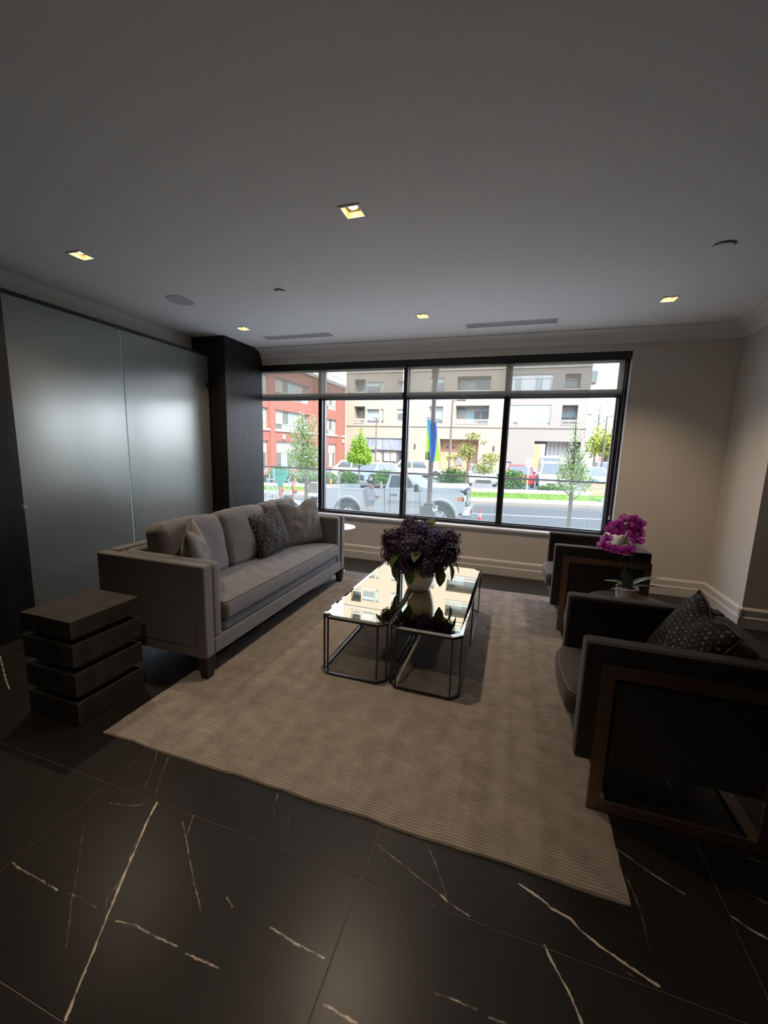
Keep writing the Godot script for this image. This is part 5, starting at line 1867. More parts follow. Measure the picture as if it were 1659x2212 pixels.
	car("sedan_car", "teal car partly hidden by the right blossoming tree", Vector3(4.9, -0.70, -30.0), -PI / 2 + 0.5, M.car_teal, 1.42, 4.3)
	car("sedan_car", "dark blue car parked far away at the right", Vector3(8.75, -0.66, -45.5), -PI / 2, M.car_blue, 1.5, 4.4)
	# scooters and a bin on the far sidewalk
	var first := true
	var sc: Node3D
	for a in [[-12.95, -21.3, 0.5, "orange scooter parked leftmost on the far sidewalk"], [-12.05, -21.2, 1.1, "orange scooter parked beside the dark street cabinet"], [-10.45, -21.3, -0.3, "orange scooter parked right of the dark cabinet"]]:
		if first:
			sc = scooter(a[3])
			sc.position = Vector3(a[0], gy(a[0]) + 0.14, a[1])
			sc.rotation.y = a[2]
			first = false
		else:
			again(sc, Vector3(a[0], gy(a[0]) + 0.14, a[1]), a[2], a[3])
	t = thing("street_cabinet", "dark slatted street cabinet behind the left tree trunk", "cabinet", Vector3(-11.35, gy(-11.35) + 0.14, -21.6))
	mb = MB.new()
	mb.rbox(Vector3(0, 0.34, 0), Vector3(0.62, 0.68, 0.4), 0.02, 1)
	put(mb, "body", M.door_grey, t)
	for k in 6:
		mb = MB.new()
		mb.box(Vector3(-0.25 + k * 0.1, 0.36, 0.205), Vector3(0.06, 0.58, 0.02))
		put(mb, "slat", M.plastic_dark, t)
	# trailer
	build_trailer()
	# far trees' brick houses
	mb = MB.new()
	mb.lohi(Vector3(-7, 0, -6), Vector3(9, 3.6, 6))
	mb.prism(PackedVector2Array([Vector2(-7.4, 3.6), Vector2(9.4, 3.6), Vector2(1.0, 6.4)]), Transform3D(Basis.IDENTITY, Vector3(0, 0, -6)), 12)
	one(mb, "brick_house", M.brick_far, "orange brick house far away beyond the trees", "building", "", Vector3(24.0, -0.6, -90))

func scooter(label: String) -> Node3D:
	var t := thing("kick_scooter", label, "scooter", Vector3.ZERO, 0, "orange scooters across the street")
	var mb := MB.new()
	mb.rbox(Vector3(0, 0.16, 0), Vector3(0.62, 0.06, 0.16), 0.02, 1)
	put(mb, "deck", M.scooter, t)
	mb = MB.new()
	mb.tube([Vector3(0.36, 0.20, 0), Vector3(0.42, 0.30, 0), Vector3(0.34, 0.98, 0)], 0.035, 8)
	put(mb, "stem", M.scooter, t)
	mb = MB.new()
	mb.tube([Vector3(0.35, 0.99, -0.24), Vector3(0.33, 1.0, 0), Vector3(0.35, 0.99, 0.24)], 0.02, 8)
	put(mb, "handlebar", M.plastic_dark, t)
	mb = MB.new()
	mb.rbox(Vector3(0.40, 0.80, 0), Vector3(0.10, 0.20, 0.16), 0.03, 1)
	put(mb, "headset", M.scooter, t)
	mb = MB.new()
	mb.tube([Vector3(-0.42, 0.24, 0), Vector3(-0.30, 0.27, 0), Vector3(-0.22, 0.20, 0)], 0.04, 8)
	put(mb, "rear_mudguard", M.scooter, t)
	for x in [-0.40, 0.42]:
		mb = MB.new()
		mb.lathe([Vector2(0.06, -0.025), Vector2(0.11, -0.025), Vector2(0.12, 0.0), Vector2(0.11, 0.025), Vector2(0.06, 0.025), Vector2(0.0, 0.02)], Vector3(x, 0.12, 0), 20, Basis(Vector3.RIGHT, PI / 2))
		put(mb, "tyre", M.rubber, t)
	return t

func build_trailer() -> void:
	var gx := -8.75
	var t := thing("utility_trailer", "open galvanised utility trailer hitched behind the white truck", "trailer", Vector3(gx, gy(gx), -14.15))
	var mb := MB.new()
	mb.lohi(Vector3(-1.7, 0.44, -0.85), Vector3(1.25, 0.50, 0.85))
	put(mb, "deck", M.galv, t)
	for s in [1, -1]:
		mb = MB.new()
		mb.lohi(Vector3(-1.7, 0.42, s * 0.85 - 0.02), Vector3(1.25, 0.70, s * 0.85 + 0.02))
		put(mb, "side_board", M.galv, t)
		mb = MB.new()
		mb.tube([Vector3(-1.7, 0.80, s * 0.85), Vector3(1.25, 0.80, s * 0.85)], 0.025, 8)
		for k in 5:
			mb.tube([Vector3(-1.7 + k * 0.7375, 0.5, s * 0.85), Vector3(-1.7 + k * 0.7375, 0.80, s * 0.85)], 0.02, 6)
		put(mb, "side_rail", M.sign_white, t)
		wheel(t, Vector3(0.95, 0.36, s * 1.02), 0.36, 0.22, s)
		mb = MB.new()
		var outer := arch(0.95, 0.38, 0.46, 0.15, PI - 0.15, 12)
		var inner := arch(0.95, 0.38, 0.43, PI - 0.15, 0.15, 12)
		outer.append_array(inner)
		mb.prism(outer, Transform3D(Basis.IDENTITY, Vector3(0, 0, s * 1.02 - 0.14)), 0.28)
		put(mb, "mudguard", M.galv, t)
	mb = MB.new()
	mb.bar(Vector3(1.2, 0.46, 0.7), Vector3(2.05, 0.46, 0), 0.07, 0.07)
	mb.bar(Vector3(1.2, 0.46, -0.7), Vector3(2.05, 0.46, 0), 0.07, 0.07)
	mb.bar(Vector3(2.0, 0.46, 0), Vector3(2.22, 0.46, 0), 0.08, 0.08)
	put(mb, "drawbar", M.pole, t)
	mb = MB.new()
	mb.tube([Vector3(1.95, 0.15, 0.1), Vector3(1.85, 0.95, 0.1)], 0.035, 8)
	put(mb, "jack", M.pole, t)
	# on the trailer: a green spreader hopper, tool rack, buckets, mower
	var h := thing("spreader", "green cone hopper of a spreader standing on trailer", "spreader", Vector3(gx - 0.15, gy(gx) + 0.50, -14.0))
	mb = MB.new()
	mb.lathe([Vector2(0.07, 0.72), Vector2(0.15, 0.92), Vector2(0.32, 1.18), Vector2(0.35, 1.38), Vector2(0.33, 1.38), Vector2(0.30, 1.2)], Vector3.ZERO, 20)
	put(mb, "hopper", M.hopper, h)
	mb = MB.new()
	mb.tube([Vector3(0, 0.02, 0), Vector3(0, 0.75, 0)], 0.06, 10)
	put(mb, "stand", M.brick_far, h)
	mb = MB.new()
	mb.tube([Vector3(-0.5, 0.3, 0.1), Vector3(-0.1, 0.5, 0.1), Vector3(0, 0.5, 0)], 0.025, 8)
	mb.tube([Vector3(-0.5, 0.02, 0.1), Vector3(-0.5, 0.3, 0.1)], 0.025, 8)
	put(mb, "frame", M.sign_white, h)
	var k := thing("tool_rack", "rack of long handled tools at the trailer's left end", "tool rack", Vector3(gx - 0.50, gy(gx) + 0.50, -14.45))
	mb = MB.new()
	for x in [-0.55, 0.45]:
		mb.tube([Vector3(x, 0, 0), Vector3(x, 1.0, 0)], 0.022, 8)
	mb.tube([Vector3(-0.6, 0.95, 0), Vector3(0.5, 0.95, 0)], 0.022, 8)
	mb.tube([Vector3(-0.6, 0.45, 0), Vector3(0.5, 0.45, 0)], 0.022, 8)
	put(mb, "frame", M.sign_white, k)
	for q in 5:
		mb = MB.new()
		mb.tube([Vector3(-0.5 + q * 0.22, 0.0, 0.08), Vector3(-0.42 + q * 0.22 + 0.08 * (q % 3), 1.15 + 0.08 * (q % 2), 0.02)], 0.018, 6)
		put(mb, "handle", M.pole_brown if q % 2 else M.sign_white, k)
	var red := thing("red_post", "red steel post standing up on the trailer", "post", Vector3(gx + 0.72, gy(gx) + 0.50, -13.5))
	mb = MB.new()
	mb.tube([Vector3(0, 0, 0), Vector3(0, 0.95, 0)], 0.03, 8)
	put(mb, "shaft", M.lens_red, red)
	var mw := thing("mower", "orange and black mower resting on the trailer bed", "mower", Vector3(gx + 0.25, gy(gx) + 0.50, -13.9))
	mb = MB.new()
	mb.rbox(Vector3(0, 0.18, 0), Vector3(0.5, 0.18, 0.45), 0.06, 2)
	put(mb, "deck", M.scooter, mw)
	mb = MB.new()
	mb.rbox(Vector3(0, 0.32, 0), Vector3(0.26, 0.16, 0.26), 0.05, 2)
	put(mb, "motor", M.plastic_dark, mw)
	mb = MB.new()
	mb.tube([Vector3(-0.2, 0.22, 0.18), Vector3(-0.62, 0.75, 0.18), Vector3(-0.62, 0.75, -0.18), Vector3(-0.2, 0.22, -0.18)], 0.014, 6)
	put(mb, "handle", M.sign_white, mw)
	for p in [[0.2, 0.25], [0.2, -0.25], [-0.2, 0.25], [-0.2, -0.25]]:
		mb = MB.new()
		mb.lathe([Vector2(0.0, -0.03), Vector2(0.09, -0.03), Vector2(0.10, 0.0), Vector2(0.09, 0.03), Vector2(0.0, 0.03)], Vector3(p[0], 0.101, p[1]), 16, Basis(Vector3.RIGHT, PI / 2))
		put(mb, "wheel", M.rubber, mw)

func build_truck() -> void:
	var gx := -3.93
	var t := thing("pickup_truck", "white pickup truck with lettering parked outside the window", "truck", Vector3(gx, gy(gx) + 0.005, -14.18))
	t.rotation.z = 0.034
	var hw := 0.98
	var W := func(z): return Transform3D(Basis.IDENTITY, Vector3(0, 0, z))
	var rh := -1.66
	var fh := 1.70
	var mb := MB.new()
	# bed sides with wheel openings
	for s in [1, -1]:
		var poly := PackedVector2Array([Vector2(-2.72, 0.52), Vector2(-2.70, 1.30), Vector2(-0.27, 1.30), Vector2(-0.27, 0.50)])
		poly.append_array(arch(rh, 0.46, 0.50, 0.08, PI - 0.08, 14))
		mb = MB.new()
		mb.prism(poly, W.call(hw - 0.07 if s > 0 else -hw), 0.07)
		var side := put(mb, "bed_side", M.truck, t)
		mb = MB.new()   # swollen wheel flare
		var pts := []
		for p in arch(rh, 0.46, 0.56, 0.0, PI, 14):
			pts.append(Vector3(p.x, p.y, s * (hw - 0.005)))
		mb.tube(pts, 0.055, 8)
		put(mb, "wheel_flare", M.truck, side)
		mb = MB.new()
		mb.lohi(Vector3(-2.70, 1.285, s * (hw - 0.10) - 0.05), Vector3(-0.27, 1.325, s * (hw - 0.10) + 0.10 * s + 0.05 * s * 0.2))
		put(mb, "bed_cap", M.truck, side)
		mb = MB.new()   # dark inner arch
		mb.lohi(Vector3(rh - 0.5, 0.45, s * (hw - 0.36)), Vector3(rh + 0.5, 0.98, s * (hw - 0.34)))
		put(mb, "inner_arch", M.arch_dark, side)
	mb = MB.new()
	mb.lohi(Vector3(-2.72, 0.60, -hw + 0.03), Vector3(-2.65, 1.29, hw - 0.03))
	put(mb, "tailgate", M.truck, t)
	mb = MB.new()
	mb.lohi(Vector3(-2.65, 0.72, -hw + 0.07), Vector3(-0.30, 0.78, hw - 0.07))
	mb.lohi(Vector3(-0.36, 0.72, -hw + 0.07), Vector3(-0.28, 1.29, hw - 0.07))
	mb.lohi(Vector3(-2.64, 0.78, -hw + 0.07), Vector3(-0.36, 1.28, -hw + 0.09))
	put(mb, "bed_liner", M.plastic_dark, t)
	mb = MB.new()
	mb.rbox(Vector3(-2.82, 0.62, 0), Vector3(0.22, 0.18, 1.9), 0.04, 1)
	put(mb, "rear_bumper", M.chrome, t)
	# cab
	mb = MB.new()
	mb.prism(PackedVector2Array([Vector2(-0.24, 0.48), Vector2(1.08, 0.48), Vector2(1.08, 1.34), Vector2(-0.24, 1.34)]), W.call(-hw), 2 * hw)
	put(mb, "cab_body", M.truck, t)
	var q := hw - 0.02
	var p2 := hw - 0.20
	mb = MB.new()
	mb.hexa([Vector3(-0.24, 1.34, q), Vector3(1.06, 1.34, q), Vector3(1.06, 1.34, -q), Vector3(-0.24, 1.34, -q), Vector3(-0.10, 1.84, p2), Vector3(0.50, 1.84, p2), Vector3(0.50, 1.84, -p2), Vector3(-0.10, 1.84, -p2)])
	put(mb, "cab_top", M.truck, t)
	mb = MB.new()
	mb.rbox(Vector3(0.20, 1.865, 0), Vector3(0.72, 0.075, 2 * p2 + 0.04), 0.035, 2)
	put(mb, "roof", M.truck, t)
	for s in [1.0, -1.0]:
		var c := []
		for f in [[0.08, 0.10], [0.08, 0.86], [0.90, 0.93], [0.90, 0.10]]:
			var x0: float = lerpf(-0.24, -0.10, f[0])
			var x1: float = lerpf(1.06, 0.50, f[0])
			c.append(Vector3(lerpf(x0, x1, f[1]), lerpf(1.34, 1.84, f[0]), s * (lerpf(q, p2, f[0]) + 0.006)))
		mb = MB.new()
		if s > 0:
			mb.quad(c[0], c[1], c[2], c[3])
		else:
			mb.quad(c[3], c[2], c[1], c[0])
		put(mb, "side_window", M.car_glass, t)
		mb = MB.new()   # door shut line and handle
		mb.lohi(Vector3(-0.065, 0.55, s * (hw + 0.001) - 0.003), Vector3(-0.050, 1.34, s * (hw + 0.001) + 0.003))
		mb.lohi(Vector3(1.00, 0.55, s * (hw + 0.001) - 0.003), Vector3(1.014, 1.34, s * (hw + 0.001) + 0.003))
		put(mb, "door_gap", M.plastic_dark, t)
		mb = MB.new()
		mb.rbox(Vector3(0.10, 1.14, s * (hw + 0.025)), Vector3(0.24, 0.045, 0.04), 0.015, 1)
		put(mb, "door_handle", M.plastic_dark, t)
		mb = MB.new()
		mb.rbox(Vector3(0.92, 1.40, s * (hw + 0.16)), Vector3(0.14, 0.25, 0.22), 0.04, 2)
		mb.bar(Vector3(0.90, 1.36, s * hw), Vector3(0.90, 1.36, s * (hw + 0.1)), 0.05, 0.05)
		put(mb, "wing_mirror", M.plastic_dark, t)
		mb = MB.new()
		mb.lohi(Vector3(-0.24, 0.40, s * (hw - 0.03) - 0.03), Vector3(1.0, 0.49, s * (hw - 0.03) + 0.03))
		put(mb, "rocker", M.plastic_dark, t)
	mb = MB.new()
	mb.quad(Vector3(1.05, 1.37, q - 0.06), Vector3(1.05, 1.37, -q + 0.06), Vector3(0.53, 1.81, -p2 + 0.05), Vector3(0.53, 1.81, p2 - 0.05))
	put(mb, "windscreen", M.window_teal, t)
	mb = MB.new()
	mb.quad(Vector3(-0.245, 1.40, -q + 0.2), Vector3(-0.245, 1.40, q - 0.2), Vector3(-0.13, 1.76, p2 - 0.1), Vector3(-0.13, 1.76, -p2 + 0.1))
	put(mb, "rear_window", M.car_glass, t)
	# front: wings, bonnet, lamps, grille, bumper
	var poly2 := PackedVector2Array([Vector2(1.07, 0.50)])
	poly2.append_array(arch(fh, 0.46, 0.50, PI - 0.08, 0.08, 14))
	poly2.append_array(PackedVector2Array([Vector2(2.48, 0.62), Vector2(2.52, 0.86), Vector2(2.46, 1.22), Vector2(2.30, 1.32), Vector2(1.07, 1.36)]))
	for s in [1, -1]:
		mb = MB.new()
		mb.prism(poly2, W.call(hw - 0.14 if s > 0 else -hw), 0.14)
		var wing := put(mb, "wing", M.truck, t)
		mb = MB.new()
		var pts := []
		for p in arch(fh, 0.46, 0.56, 0.0, PI, 14):
			pts.append(Vector3(p.x, p.y, s * (hw - 0.005)))
		mb.tube(pts, 0.055, 8)
		put(mb, "wheel_flare", M.truck, wing)
		mb = MB.new()
		mb.lohi(Vector3(fh - 0.5, 0.45, s * (hw - 0.38)), Vector3(fh + 0.5, 1.0, s * (hw - 0.36)))
		put(mb, "inner_arch", M.arch_dark, wing)
		mb = MB.new()
		mb.rbox(Vector3(2.42, 1.05, s * (hw - 0.20)), Vector3(0.24, 0.22, 0.40), 0.04, 2)
		put(mb, "headlight", M.lens_clear, t)
		mb = MB.new()
		mb.rbox(Vector3(2.36, 1.05, s * (hw - 0.035)), Vector3(0.18, 0.15, 0.09), 0.03, 1)
		put(mb, "indicator", M.lens_amber, t)
		wheel(t, Vector3(rh, 0.40, s * (hw - 0.15)), 0.40, 0.27, s)
		wheel(t, Vector3(fh, 0.40, s * (hw - 0.15)), 0.40, 0.27, s)
		mb = MB.new()
		mb.rbox(Vector3(-2.71, 1.08, s * (hw - 0.04)), Vector3(0.06, 0.36, 0.10), 0.02, 1)
		put(mb, "tail_light", M.lens_red, t)
	mb = MB.new()
	mb.rbox(Vector3(1.76, 1.37, 0), Vector3(1.42, 0.14, 1.72), 0.06, 3)
	mb.rbox(Vector3(1.76, 1.43, 0), Vector3(1.2, 0.05, 1.1), 0.02, 2)
	put(mb, "bonnet", M.truck, t)
	mb = MB.new()
	mb.lohi(Vector3(1.07, 0.5, -hw + 0.14), Vector3(2.42, 1.31, hw - 0.14))
	put(mb, "engine_bay", M.plastic_dark, t)
	mb = MB.new()
	mb.rbox(Vector3(2.50, 1.04, 0), Vector3(0.12, 0.50, 1.36), 0.05, 2)
	var gr := put(mb, "grille", M.plastic_dark, t)
	for k in 5:
		mb = MB.new()
		mb.rbox(Vector3(2.565, 0.86 + k * 0.09, 0), Vector3(0.03, 0.045, 1.24), 0.012, 1)
		put(mb, "bar", M.chrome, gr)
	mb = MB.new()
	mb.rbox(Vector3(2.56, 0.62, 0), Vector3(0.30, 0.34, 1.94), 0.07, 3)
	put(mb, "front_bumper", M.chrome, t)
	mb = MB.new()
	mb.rbox(Vector3(2.60, 0.62, hw - 0.26), Vector3(0.26, 0.14, 0.24), 0.03, 1)
	put(mb, "fog_lamp", M.plastic_dark, t)
	# lettering on door and bed
	var font := SystemFont.new()
	font.font_names = PackedStringArray(["Droid Sans"])
	var tm := TextMesh.new()
	tm.text = "green ventures"
	tm.font = font
	tm.font_size = 32
	tm.pixel_size = 0.0058
	tm.depth = 0.004
	put(tm, "company_lettering", M.letter, t).position = Vector3(0.46, 0.895, hw + 0.003)
	mb = MB.new()
	for k in 9:
		mb.box(Vector3(0.22 + k * 0.085, 0.805, hw + 0.002), Vector3(0.022, 0.026, 0.003))
	put(mb, "small_marks", M.letter, t)
	mb = MB.new()
	mb.box(Vector3(0.68, 0.735, hw + 0.002), Vector3(0.44, 0.018, 0.003))
	put(mb, "rule_mark", M.letter, t)
	# things carried on the truck
	var by: float = gy(gx)
	var b := thing("spray_bottle", "white and pink spray bottle standing on truck bed rail", "bottle", Vector3(-4.36, by + 1.315, -13.27))
	mb = MB.new()
	mb.lathe([Vector2(0, 0.0), Vector2(0.045, 0.0), Vector2(0.05, 0.02), Vector2(0.05, 0.13), Vector2(0.02, 0.17), Vector2(0.02, 0.2)], Vector3.ZERO, 16)
	put(mb, "body", M.bottle_pink, b)
	mb = MB.new()
	mb.rbox(Vector3(0.0, 0.22, 0), Vector3(0.05, 0.06, 0.04), 0.01, 1)
	put(mb, "cap", M.sign_white, b)
	var coil := thing("hose_coil", "coil of grey hose lying on the truck bed", "hose", Vector3(-5.72, by + 1.20, -13.75))
	mb = MB.new()
	for k in 3:
		var pts := []
		for i in 25:
			pts.append(Vector3(0.34 * cos(TAU * i / 24), 0.02 + k * 0.035, 0.34 * sin(TAU * i / 24)))
		mb.tube(pts, 0.024, 8, false)
	put(mb, "loops", M.galv, coil)
	mb = MB.new()
	mb.lohi(Vector3(-0.3, -0.40, -0.3), Vector3(0.3, 0.0, 0.3))
	put(mb, "crate_under", M.plastic_dark, coil)

func capsule_field(bones: Array, p: Vector3, k: float) -> float:   # bones: [a, b, ra, rb]
	var d := 1e3
	for b in bones:
		var pa: Vector3 = p - b[0]
		var ba: Vector3 = b[1] - b[0]
		var h := clampf(pa.dot(ba) / maxf(ba.length_squared(), 1e-9), 0, 1)
		var e := (pa - ba * h).length() - lerpf(b[2], b[3], h)
		var m := clampf(0.5 + 0.5 * (e - d) / k, 0, 1)
		d = lerpf(e, d, m) - k * m * (1.0 - m)
	return d

func body_mesh(bones: Array, cell: float, k: float) -> MB:   # surface nets over the smooth union of tapered capsules
	var lo := Vector3.ONE * 1e3
	var hi := -lo
	for b in bones:
		var r := Vector3.ONE * (maxf(b[2], b[3]) + cell * 2.5)
		lo = lo.min(b[0] - r).min(b[1] - r)
		hi = hi.max(b[0] + r).max(b[1] + r)
	var n := Vector3i(((hi - lo) / cell).ceil()) + Vector3i.ONE
	var f := PackedFloat32Array()
	f.resize(n.x * n.y * n.z)
	f.fill(1.0)
	for b in bones:   # only near each bone
		var r := Vector3.ONE * (maxf(b[2], b[3]) + cell * 2.2 + k * 0.3)
		var a0 := Vector3i(((b[0].min(b[1]) - r - lo) / cell).floor()).clamp(Vector3i.ZERO, n - Vector3i.ONE)
		var a1 := Vector3i(((b[0].max(b[1]) + r - lo) / cell).ceil()).clamp(Vector3i.ZERO, n - Vector3i.ONE)
		for x in range(a0.x, a1.x + 1):
			for y in range(a0.y, a1.y + 1):
				for z in range(a0.z, a1.z + 1):
					var i := (x * n.y + y) * n.z + z
					if f[i] == 1.0:
						f[i] = capsule_field(bones, lo + Vector3(x, y, z) * cell, k)
	var mb := MB.new()
	var at := {}
	var offs := [Vector3i(0, 0, 0), Vector3i(1, 0, 0), Vector3i(0, 1, 0), Vector3i(1, 1, 0), Vector3i(0, 0, 1), Vector3i(1, 0, 1), Vector3i(0, 1, 1), Vector3i(1, 1, 1)]
	var edges := [[0, 1], [2, 3], [4, 5], [6, 7], [0, 2], [1, 3], [4, 6], [5, 7], [0, 4], [1, 5], [2, 6], [3, 7]]
	for x in n.x - 1:
		for y in n.y - 1:
			for z in n.z - 1:
				var c := Vector3i(x, y, z)
				var val := []
				var neg := 0
				for o in offs:
					var e: float = f[((x + o.x) * n.y + y + o.y) * n.z + z + o.z]
					val.append(e)
					if e < 0:
						neg += 1
				if neg == 0 or neg == 8:
					continue
				var s := Vector3.ZERO
				var cnt := 0
				for e in edges:
					if (val[e[0]] < 0) != (val[e[1]] < 0):
						s += Vector3(offs[e[0]]).lerp(Vector3(offs[e[1]]), val[e[0]] / (val[e[0]] - val[e[1]]))
						cnt += 1
				at[c] = mb.v.size()
				mb.v.append(lo + (Vector3(c) + s / cnt) * cell)
				mb.n.append(Vector3.UP)
				mb.uv.append(Vector2.ZERO)
	for c in at:
		for ax in 3:
			var u := Vector3i.ZERO
			var w := Vector3i.ZERO
			var e := Vector3i.ZERO
			u[(ax + 1) % 3] = 1
			w[(ax + 2) % 3] = 1
			e[ax] = 1
			if not (at.has(c - u) and at.has(c - w) and at.has(c - u - w)):
				continue
			var f0: float = f[(c.x * n.y + c.y) * n.z + c.z]
			var g: Vector3i = c + e
			var f1: float = f[(g.x * n.y + g.y) * n.z + g.z]
			if (f0 < 0) == (f1 < 0):
				continue
			var q := [at[c - u - w], at[c - w], at[c], at[c - u]]
			if f0 > 0:
				q.reverse()
			mb.ix.append_array(PackedInt32Array([q[0], q[2], q[1], q[0], q[3], q[2]]))
	mb.smooth()
	return mb

func build_man() -> void:
	# a man standing beside the truck, turned half to the right, looking down at what his hands hold
	var t := thing("person", "person in grey hoodie, dark cap and khaki trousers beside truck", "person", Vector3(-4.33, gy(-4.33), -12.05))
	var head := Vector3(0.04, 1.56, 0.0)
	var sh_l := Vector3(-0.08, 1.36, 0.17)    # shoulder nearer to us
	var sh_r := Vector3(-0.06, 1.36, -0.18)
	var el_l := Vector3(0.00, 1.10, 0.21)
	var el_r := Vector3(0.12, 1.15, -0.20)
	var ha_l := Vector3(0.25, 1.12, 0.06)
	var ha_r := Vector3(0.27, 1.17, -0.04)
	# body under the clothes: one continuous figure with head, hands
	var skin := [[head, head + Vector3(0.015, 0.06, 0), 0.085, 0.092], [head + Vector3(0.03, -0.075, 0), head, 0.055, 0.08], [Vector3(-0.03, 1.38, 0), head + Vector3(0, -0.06, 0), 0.065, 0.055],
		[head + Vector3(0.095, -0.005, 0), head + Vector3(0.105, -0.03, 0), 0.010, 0.016], [head + Vector3(-0.01, 0, 0.085), head + Vector3(-0.01, -0.03, 0.088), 0.014, 0.012], [head + Vector3(-0.01, 0, -0.085), head + Vector3(-0.01, -0.03, -0.088), 0.014, 0.012],
		[head + Vector3(0.075, -0.06, 0.018), head + Vector3(0.075, -0.06, -0.018), 0.014, 0.014]]
	for h in [[el_l, ha_l, 1.0], [el_r, ha_r, -1.0]]:
		var d: Vector3 = (h[1] - h[0]).normalized()
		var side := d.cross(Vector3.UP).normalized()
		skin.append([h[0].lerp(h[1], 0.6), h[1], 0.034, 0.026])
		skin.append([h[1], h[1] + d * 0.06, 0.030, 0.034])
		for k in 4:
			var root: Vector3 = h[1] + d * 0.07 + side * (k - 1.5) * 0.017
			var mid := root + d * (0.035 - 0.004 * absf(k - 1.2)) + Vector3(0, -0.008, 0)
			skin.append([root, mid, 0.0095, 0.009])
			skin.append([mid, mid + d * 0.018 + Vector3(0, -0.026, 0), 0.009, 0.008])
		var th: Vector3 = h[1] + d * 0.02 + Vector3(0, 0.02, 0) + side * 0.02
		skin.append([th, th + d * 0.035 + Vector3(0, 0.022, 0), 0.011, 0.009])
	put(body_mesh(skin, 0.010, 0.012), "body", M.skin, t)
	var hood := [[Vector3(-0.02, 0.98, 0.0), Vector3(-0.04, 1.30, 0.0), 0.165, 0.175], [Vector3(-0.02, 0.93, 0.10), Vector3(-0.02, 0.93, -0.10), 0.12, 0.12], [sh_l, sh_r, 0.10, 0.10], [Vector3(-0.04, 1.2, 0.08), Vector3(-0.04, 1.2, -0.08), 0.16, 0.16],
		[sh_l, el_l, 0.092, 0.072], [el_l, el_l.lerp(ha_l, 0.86), 0.070, 0.048], [sh_r, el_r, 0.092, 0.072], [el_r, el_r.lerp(ha_r, 0.86), 0.070, 0.048],
		[Vector3(-0.13, 1.42, 0.09), Vector3(-0.13, 1.42, -0.09), 0.065, 0.065], [Vector3(-0.13, 1.42, 0.09), Vector3(0.02, 1.40, 0.10), 0.055, 0.04], [Vector3(-0.13, 1.42, -0.09), Vector3(0.02, 1.40, -0.10), 0.055, 0.04]]
	put(body_mesh(hood, 0.018, 0.05), "hoodie", M.hoodie, t)
	var legs := [[Vector3(-0.02, 0.92, 0.085), Vector3(0.02, 0.50, 0.10), 0.115, 0.080], [Vector3(0.02, 0.50, 0.10), Vector3(-0.02, 0.07, 0.11), 0.080, 0.068], [Vector3(-0.02, 0.92, -0.085), Vector3(0.07, 0.50, -0.10), 0.115, 0.080], [Vector3(0.07, 0.50, -0.10), Vector3(0.05, 0.07, -0.11), 0.080, 0.068], [Vector3(-0.02, 0.90, 0.06), Vector3(-0.02, 0.90, -0.06), 0.13, 0.13]]
	put(body_mesh(legs, 0.022, 0.04), "trousers", M.khaki, t)
	for a in [[-0.02, 0.11], [0.05, -0.11]]:
		var shoe := [[Vector3(a[0] - 0.05, 0.055, a[1]), Vector3(a[0] + 0.03, 0.06, a[1]), 0.052, 0.055], [Vector3(a[0] + 0.03, 0.055, a[1]), Vector3(a[0] + 0.16, 0.042, a[1]), 0.052, 0.040]]
		put(body_mesh(shoe, 0.016, 0.03), "shoe", M.plastic_dark, t)
	var mb := MB.new()   # cap with peak
	mb.lathe([Vector2(0.100, 0.04), Vector2(0.103, 0.075), Vector2(0.095, 0.115), Vector2(0.06, 0.15), Vector2(0.0, 0.16)], head + Vector3(0.005, 0.0, 0), 20)
	mb.grid(func(u, q):
		var a := lerpf(-1.1, 1.1, q)
		var r: float = 0.097 + u * 0.085 * cos(a * 0.9)
		return head + Vector3(0.005 + r * cos(a), 0.048 - 0.035 * u, r * sin(a)), 4, 10, true)
	put(mb, "cap", M.cap, t)
	mb = MB.new()
	mb.rbox(Vector3.ZERO, Vector3(0.13, 0.012, 0.07), 0.005, 1, Basis(Vector3.BACK, 0.5))
	one(mb, "phone", M.plastic_dark, "dark phone held in both hands of the person", "phone", "", Vector3(-4.33 + 0.32, gy(-4.33) + 1.185, -12.04))

func foliage(parent: Node3D, called: String, mt: Material, blobs: Array, count: int, size: float, s: int) -> void:   # leaves scattered through ellipsoids [centre, radii]
	var r := RandomNumberGenerator.new()
	r.seed = s
	var mb := MB.new()
	var total := 0.0
	for b in blobs:
		total += b[1].x * b[1].y * b[1].z
	for b in blobs:
		var m := int(count * b[1].x * b[1].y * b[1].z / total) + 4
		for k in m:
			var d := Vector3(r.randfn(), r.randfn(), r.randfn()).normalized() * pow(r.randf(), 0.42)
			var p: Vector3 = b[0] + d * b[1]
			var bs := Basis.from_euler(Vector3(r.randf() * TAU, r.randf() * TAU, r.randf() * TAU))
			var z := size * r.randf_range(0.6, 1.25)
			var x := bs.x * z
			var y := bs.y * z * 0.55
			mb.tri(p - x, p - y, p + x)
			mb.tri(p - x, p + x, p + y)
	var o := put(mb, called, mt, parent)
	o.set_meta("kind", "stuff")

func tree(called: String, label: String, at: Vector3, trunk: Array, radii: Array, boughs: Array, group: String) -> Node3D:
	var t := thing(called, label, "tree", at, 0, group)
	var mb := MB.new()
	mb.tube(trunk, radii, 9)
	put(mb, "trunk", M.bark, t)
	for b in boughs:
		mb = MB.new()
		var n: int = b.size()
		var rr := []
		for k in n:
			rr.append(lerpf(radii[0] * 0.30, 0.004, float(k) / (n - 1)))
		mb.tube(b, rr, 6)
		put(mb, "branch", M.bark, t)
	return t

